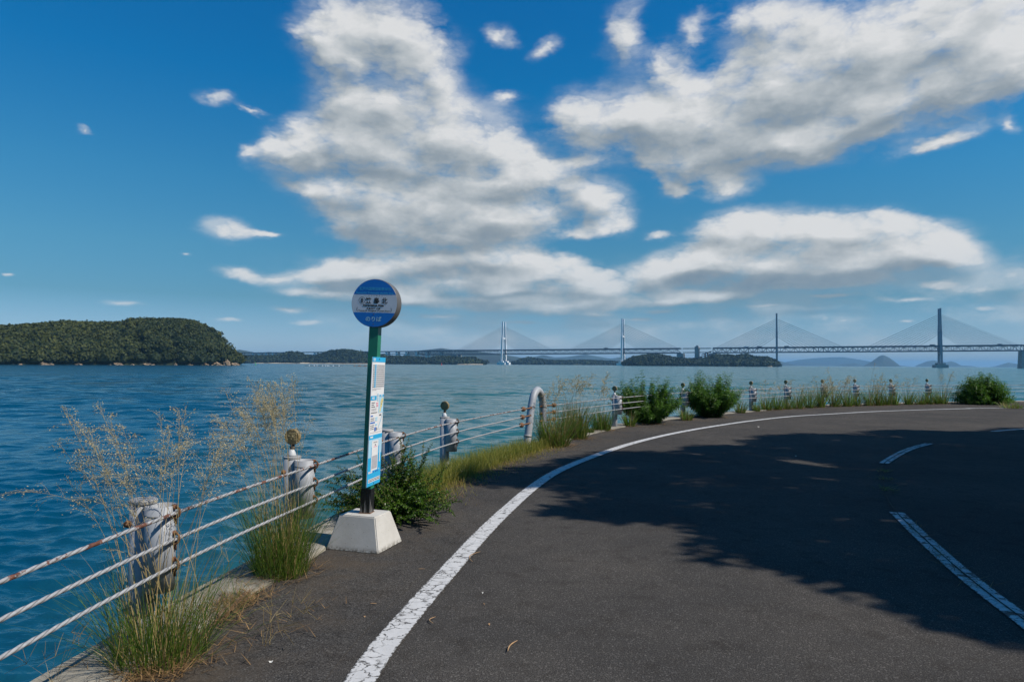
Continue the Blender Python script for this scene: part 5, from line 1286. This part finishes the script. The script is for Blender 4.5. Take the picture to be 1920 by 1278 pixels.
# ------------------------------------------------------------------ the bridges
TH = R(22); AX = Vector((math.cos(TH), -math.sin(TH), 0)); AN = Vector((math.sin(TH), math.cos(TH), 0)); B0 = Vector((-28.5, 2378, 0))
def BP(L, z=0.0, w=0.0): return B0 + AX*L + AN*w + Vector((0, 0, z))
def dz(L): return 48.0 + 12.0*(L+200)/1700 + SEA_Z                # road level
TDEP, TWID = 13.5, 26.0
def truss(name, L0, L1, parent, panel=13.0):
    m = MB(); k = max(2, round((L1-L0)/panel)); st = (L1-L0)/k
    for w in (-TWID/2, TWID/2):
        for i in range(k):
            a, b = L0+i*st, L0+(i+1)*st
            m.bar(BP(a, dz(a), w), BP(b, dz(b), w), 1.6, 1.9); m.bar(BP(a, dz(a)-TDEP, w), BP(b, dz(b)-TDEP, w), 1.5, 1.7)
            if i % 2 == 0: m.bar(BP(a, dz(a), w), BP(b, dz(b)-TDEP, w), 1.0)
            else: m.bar(BP(a, dz(a)-TDEP, w), BP(b, dz(b), w), 1.0)
            m.bar(BP(a, dz(a), w), BP(a, dz(a)-TDEP, w), .9)
    for i in range(k+1):
        a = L0+i*st; m.bar(BP(a, dz(a)-TDEP, -TWID/2), BP(a, dz(a)-TDEP, TWID/2), 1.0)
    o = m.build(name, MATS['bridge_steel'], parent)
    d = MB(); d.bar(BP(L0, dz(L0)+1.1), BP(L1, dz(L1)+1.1), TWID+3, 1.4); d.bar(BP(L0, dz(L0)-TDEP+1.6), BP(L1, dz(L1)-TDEP+1.6), 14, 1.6)
    for w in (-TWID/2-1.2, TWID/2+1.2): d.bar(BP(L0, dz(L0)+2.7, w), BP(L1, dz(L1)+2.7, w), .25, 1.0)
    d.build('deck', MATS['bridge_steel'], o)
    return o
def bridge_tower(L, top, parent, mt, cross, tw=5.2):
    m = MB(); z0 = SEA_Z+12
    for s in (-1, 1):
        ws = [(z0, 19), (dz(L)-6, 17.5), (dz(L)+42, 13.8), (top-46, 11.6), (top, 10.4)]
        for (za, wa), (zb, wb) in zip(ws, ws[1:]):
            thick = tw if zb < top-40 else tw*.86
            m.bar(BP(L, za, s*wa), BP(L, zb+.3, s*wb), thick, 5.6 if zb < top-1 else 4.6)
    for z in cross: m.bar(BP(L, z, -17), BP(L, z, 17), 4.0, 5.0)
    o = m.build('tower', MATS[mt], parent)
    f = MB(); c = BP(L, SEA_Z+5); rot = Matrix.Rotation(-TH, 3, 'Z'); f.box((c.x, c.y, SEA_Z+3.0), (30, 54, 10), rot)
    for s in (-1, 1): q = BP(L, SEA_Z+10, s*18.5); f.box((q.x, q.y, SEA_Z+10), (17, 15, 6), rot)
    f.build('foundation', MATS['pier_white'] if mt == 'bridge_tower' else MATS['bridge_concrete'], o)
    for i in range(11):
        for s in (-1, 1):
            for sd in (-1, 1):
                za = top-16-i*5.2; reach = 176-i*12.6; Le = L+sd*reach; cb = MB()
                cb.bar(BP(L, za, s*10.8), BP(Le, dz(Le)+2, s*13.5), .44); cb.build('stay_cable', MATS['bridge_cable'], o)
    return o
def wide_pier(L, name, parent, w=18, top=None, fl=1.25):
    m = MB(); z1 = (top if top is not None else dz(L)-TDEP-1); rot = Matrix.Rotation(-TH, 3, 'Z')
    for s in (-1, 1):
        q = BP(L, 0, s*11); zc = (z1+SEA_Z-2)/2; m.box((q.x, q.y, zc), (w*fl, 14*fl, z1-SEA_Z+2), rot, (1/fl, 1/fl))
    return m.build(name, MATS['bridge_concrete'], parent)
def stayed(name, towers, tops, L0, L1, label, mt):
    t = thing(name, BP((L0+L1)/2, SEA_Z), label, 'bridge', 'cable-stayed bridges across the strait')
    for L, tp in zip(towers, tops): bridge_tower(L, tp, t, mt, [dz(L)-TDEP-5, (dz(L)+42) if mt == 'bridge_tower' else dz(L)+44])
    truss('truss', L0, L1, t); wide_pier(L0, 'pier', t, 26 if L0 < 0 else 20); wide_pier(L1+(9 if L1 > 1000 else 0), 'pier', t, 20)
    o = t.location.copy()
    for ch in t.children: ch.location = -o
    return t
stayed('cable_stayed_bridge', (0, 420), (147, 150), -185, 605, 'cable-stayed bridge with two pale H-shaped towers crossing the middle of the strait', 'bridge_tower')
stayed('cable_stayed_bridge', (887, 1308), (157, 162), 703, 1493, 'cable-stayed bridge with two darker slender towers at the right of the strait', 'bridge_tower_dark')
# viaduct on the left
t = thing('viaduct', BP(-600, SEA_Z), 'long grey viaduct on white piers running behind the low wooded island', 'viaduct'); o = t.location.copy()
truss('girder', -320, -192, t)
m = MB()
m.bar(BP(-1500, dz(-1500)), BP(-322, dz(-322)), 26, 3.2); m.bar(BP(-1500, dz(-1500)-9), BP(-322, dz(-322)-9), 13, 2.4); m.build('girder', MATS['bridge_steel'], t)
def L_of(px_): 
    r = ray(px_, 660); r = r.x/r.y; return (r*2378+28.5)/(math.cos(TH)+r*math.sin(TH))
for px_ in (478,489,502,514.5,535,563,593,616,640,665,690,708,727,746,764,783,802,828):
    L = L_of(px_); m = MB(); rot = Matrix.Rotation(-TH, 3, 'Z')
    for s in (-1, 1): q = BP(L, 0, s*9); m.box((q.x, q.y, (dz(L)+2+SEA_Z)/2), (5.5, 5.5, dz(L)+2-SEA_Z), rot)
    m.bar(BP(L, dz(L)-12, -12), BP(L, dz(L)-12, 12), 5.2, 3)
    m.build('pier', MATS['pier_white'], t)
for ch in t.children: ch.location = -o
# right-hand approach beyond the second stayed bridge
t = thing('truss_bridge', BP(1650, SEA_Z), 'truss bridge span carrying on past the right edge of the view', 'bridge'); o = t.location.copy()
truss('truss', 1496, 1900, t); wide_pier(1890, 'pier', t)
for ch in t.children: ch.location = -o
# interchange on the island between the two
t = thing('interchange', BP(654, SEA_Z), 'interchange ramps and rust tinted piers between the two cable-stayed bridges', 'interchange'); o = t.location.copy(); rot = Matrix.Rotation(-TH, 3, 'Z')
m = MB()
m.bar(BP(612, dz(612)+1), BP(697, dz(697)+1), 26, 2.2); m.bar(BP(612, dz(612)-TDEP+2), BP(697, dz(697)-TDEP+2), 14, 2.2); m.build('deck', MATS['bridge_steel'], t)
m = MB(); q = BP(655, 0, 0); m.box((q.x, q.y, (dz(655)+6)/2), (12, 30, dz(655)+6-SEA_Z), rot); q = BP(655, 0); m.box((q.x, q.y, dz(655)+8), (7, 8, 5), rot); m.build('anchor_pier', MATS['bridge_concrete'], t)
for L, w_, zt in ((638, -40, 24), (672, -44, 28), (683, -36, 36), (690, -30, 40)):
    m = MB(); q = BP(L, 0, w_); m.box((q.x, q.y, (zt+SEA_Z)/2), (4.5, 5, zt-SEA_Z), rot); m.build('pier', MATS['rust_float'], t)
for (La, za, Lb, zb, w_) in ((626, 20, 660, 24, -41), (660, 24, 700, 34, -42), (672, 33, 702, 44, -33)):
    m = MB(); m.bar(BP(La, za, w_), BP(Lb, zb, w_), 9, 2.2); m.build('ramp', MATS['bridge_steel'], t)
for ch in t.children: ch.location = -o
# vehicles on the deck
def lorry(L, w_, ln, h, mt, label):
    t = thing('lorry', BP(L, dz(L)+1.8, w_), label, 'lorry', 'vehicles on the bridge deck'); t.rotation_euler.z = -TH
    m = MB(); m.box((0, 0, h/2+.9), (ln, 2.5, h)); m.build('cargo_box', MATS[mt], t)
    m = MB(); m.box((ln/2+1.2, 0, 1.5), (2.0, 2.4, 2.4), None, (.85, 1)); m.build('cab', MATS['vehicle_dark'], t)
    for sx_ in (-ln*.35, -ln*.15, ln/2+1.2):
        m = MB(); m.lathe([(.5, -1.2), (.5, 1.2)], 12, (sx_, 0, .5), Matrix.Rotation(PI/2, 3, 'X')); m.build('wheel', MATS['ink_black'], t)
lorry(366, -9, 11, 3.2, 'vehicle_dark', 'dark lorry on the bridge deck just left of the second tower')
lorry(800, -9, 10, 2.8, 'vehicle_white', 'white lorry on the bridge deck left of the third tower')
lorry(838, -9, 12, 3.2, 'vehicle_dark', 'dark lorry on the bridge deck close to the third tower')
lorry(914, -9, 12, 3.2, 'vehicle_dark', 'dark lorry on the bridge deck just right of the third tower')
lorry(1288, -9, 12, 3.0, 'vehicle_dark', 'dark lorry on the bridge deck just left of the rightmost tower')
lorry(1444, -9, 10, 2.8, 'vehicle_dark', 'dark lorry on the bridge deck near the right edge of view')
# buoys and rafts
def buoy(px_, py_, D_, mt, h, label):
    c = P(px_, py_, D_); t = thing('buoy', (c.x, c.y, SEA_Z), label, 'buoy', 'channel buoys')
    m = MB(); m.lathe([(h*.26, -.3), (h*.28, .2), (h*.26, h*.2), (h*.10, h*.3), (h*.07, h*.8), (0, h*.82)], 14); m.build('float', MATS[mt], t, True)
    m = MB(); m.lathe([(h*.11, h*.8), (h*.13, h*.92), (0, h)], 12); m.build('lamp', MATS[mt], t, True)
buoy(479, 681, 780, 'buoy_green', 3.4, 'green channel buoy off the right tip of the wooded island')
buoy(828, 682, 1250, 'buoy_red', 4.4, 'red channel buoy between the bus sign and the bridge pier')
def raft(x0, x1, y, label, red):
    D_ = (CAMH-SEA_Z)*FPX/(y-hz((x0+x1)/2)); a, b = P(x0, y, D_), P(x1, y, D_); ln = b.x-a.x
    t = thing('oyster_raft', ((a.x+b.x)/2, D_, SEA_Z), label, 'raft', 'low rafts off the wooded island')
    m = MB(); k = int(ln/1.6)
    for i in range(k): m.bar((-ln/2+i*1.6, -3, .18), (-ln/2+i*1.6, 3, .18), .14)
    for yy in (-3, -1, 1, 3): m.bar((-ln/2, yy, .3), (ln/2, yy, .3), .2)
    m.build('lattice', MATS['raft_wood'], t)
    for i in range(9 if not red else 7):
        m = MB(); v, f = ico(2); m.add(v*np.array([.75, .5, .45])+np.array([-ln/2+ln*rng.uniform(.05, .95), rng.uniform(-3.4, -2.6), .35]), f); m.build('float', MATS['rust_float' if red else 'float_white'], t, True)
raft(574, 641, 686.2, 'long dark raft with white floats left of the bus stop pole', False)
raft(664, 694, 686.6, 'short raft with rusty floats right behind the bus stop pole', True)
# air
m = MB(); m.box((0, 0, 0), (54000, 54000, 1)); hz_top, hz_bot = 186.0, -9.0
hb = MB(); hb.box((0, 0, (hz_top+hz_bot)/2), (53000, 53000, hz_top-hz_bot))
def f_haze(t, b, m):
    t.t.nodes.remove(b)
    v = t.n('ShaderNodeVolumePrincipled', ins={'Color': (.30, .64, 1.0, 1), 'Density': HAZE, 'Anisotropy': .0})
    t.t.links.new(v.outputs[0], t.t.nodes['Material Output'].inputs['Volume'])
HAZE = 7e-5
mat('haze_air', f_haze)
h = hb.build('haze', MATS['haze_air']); h['kind'] = 'stuff'
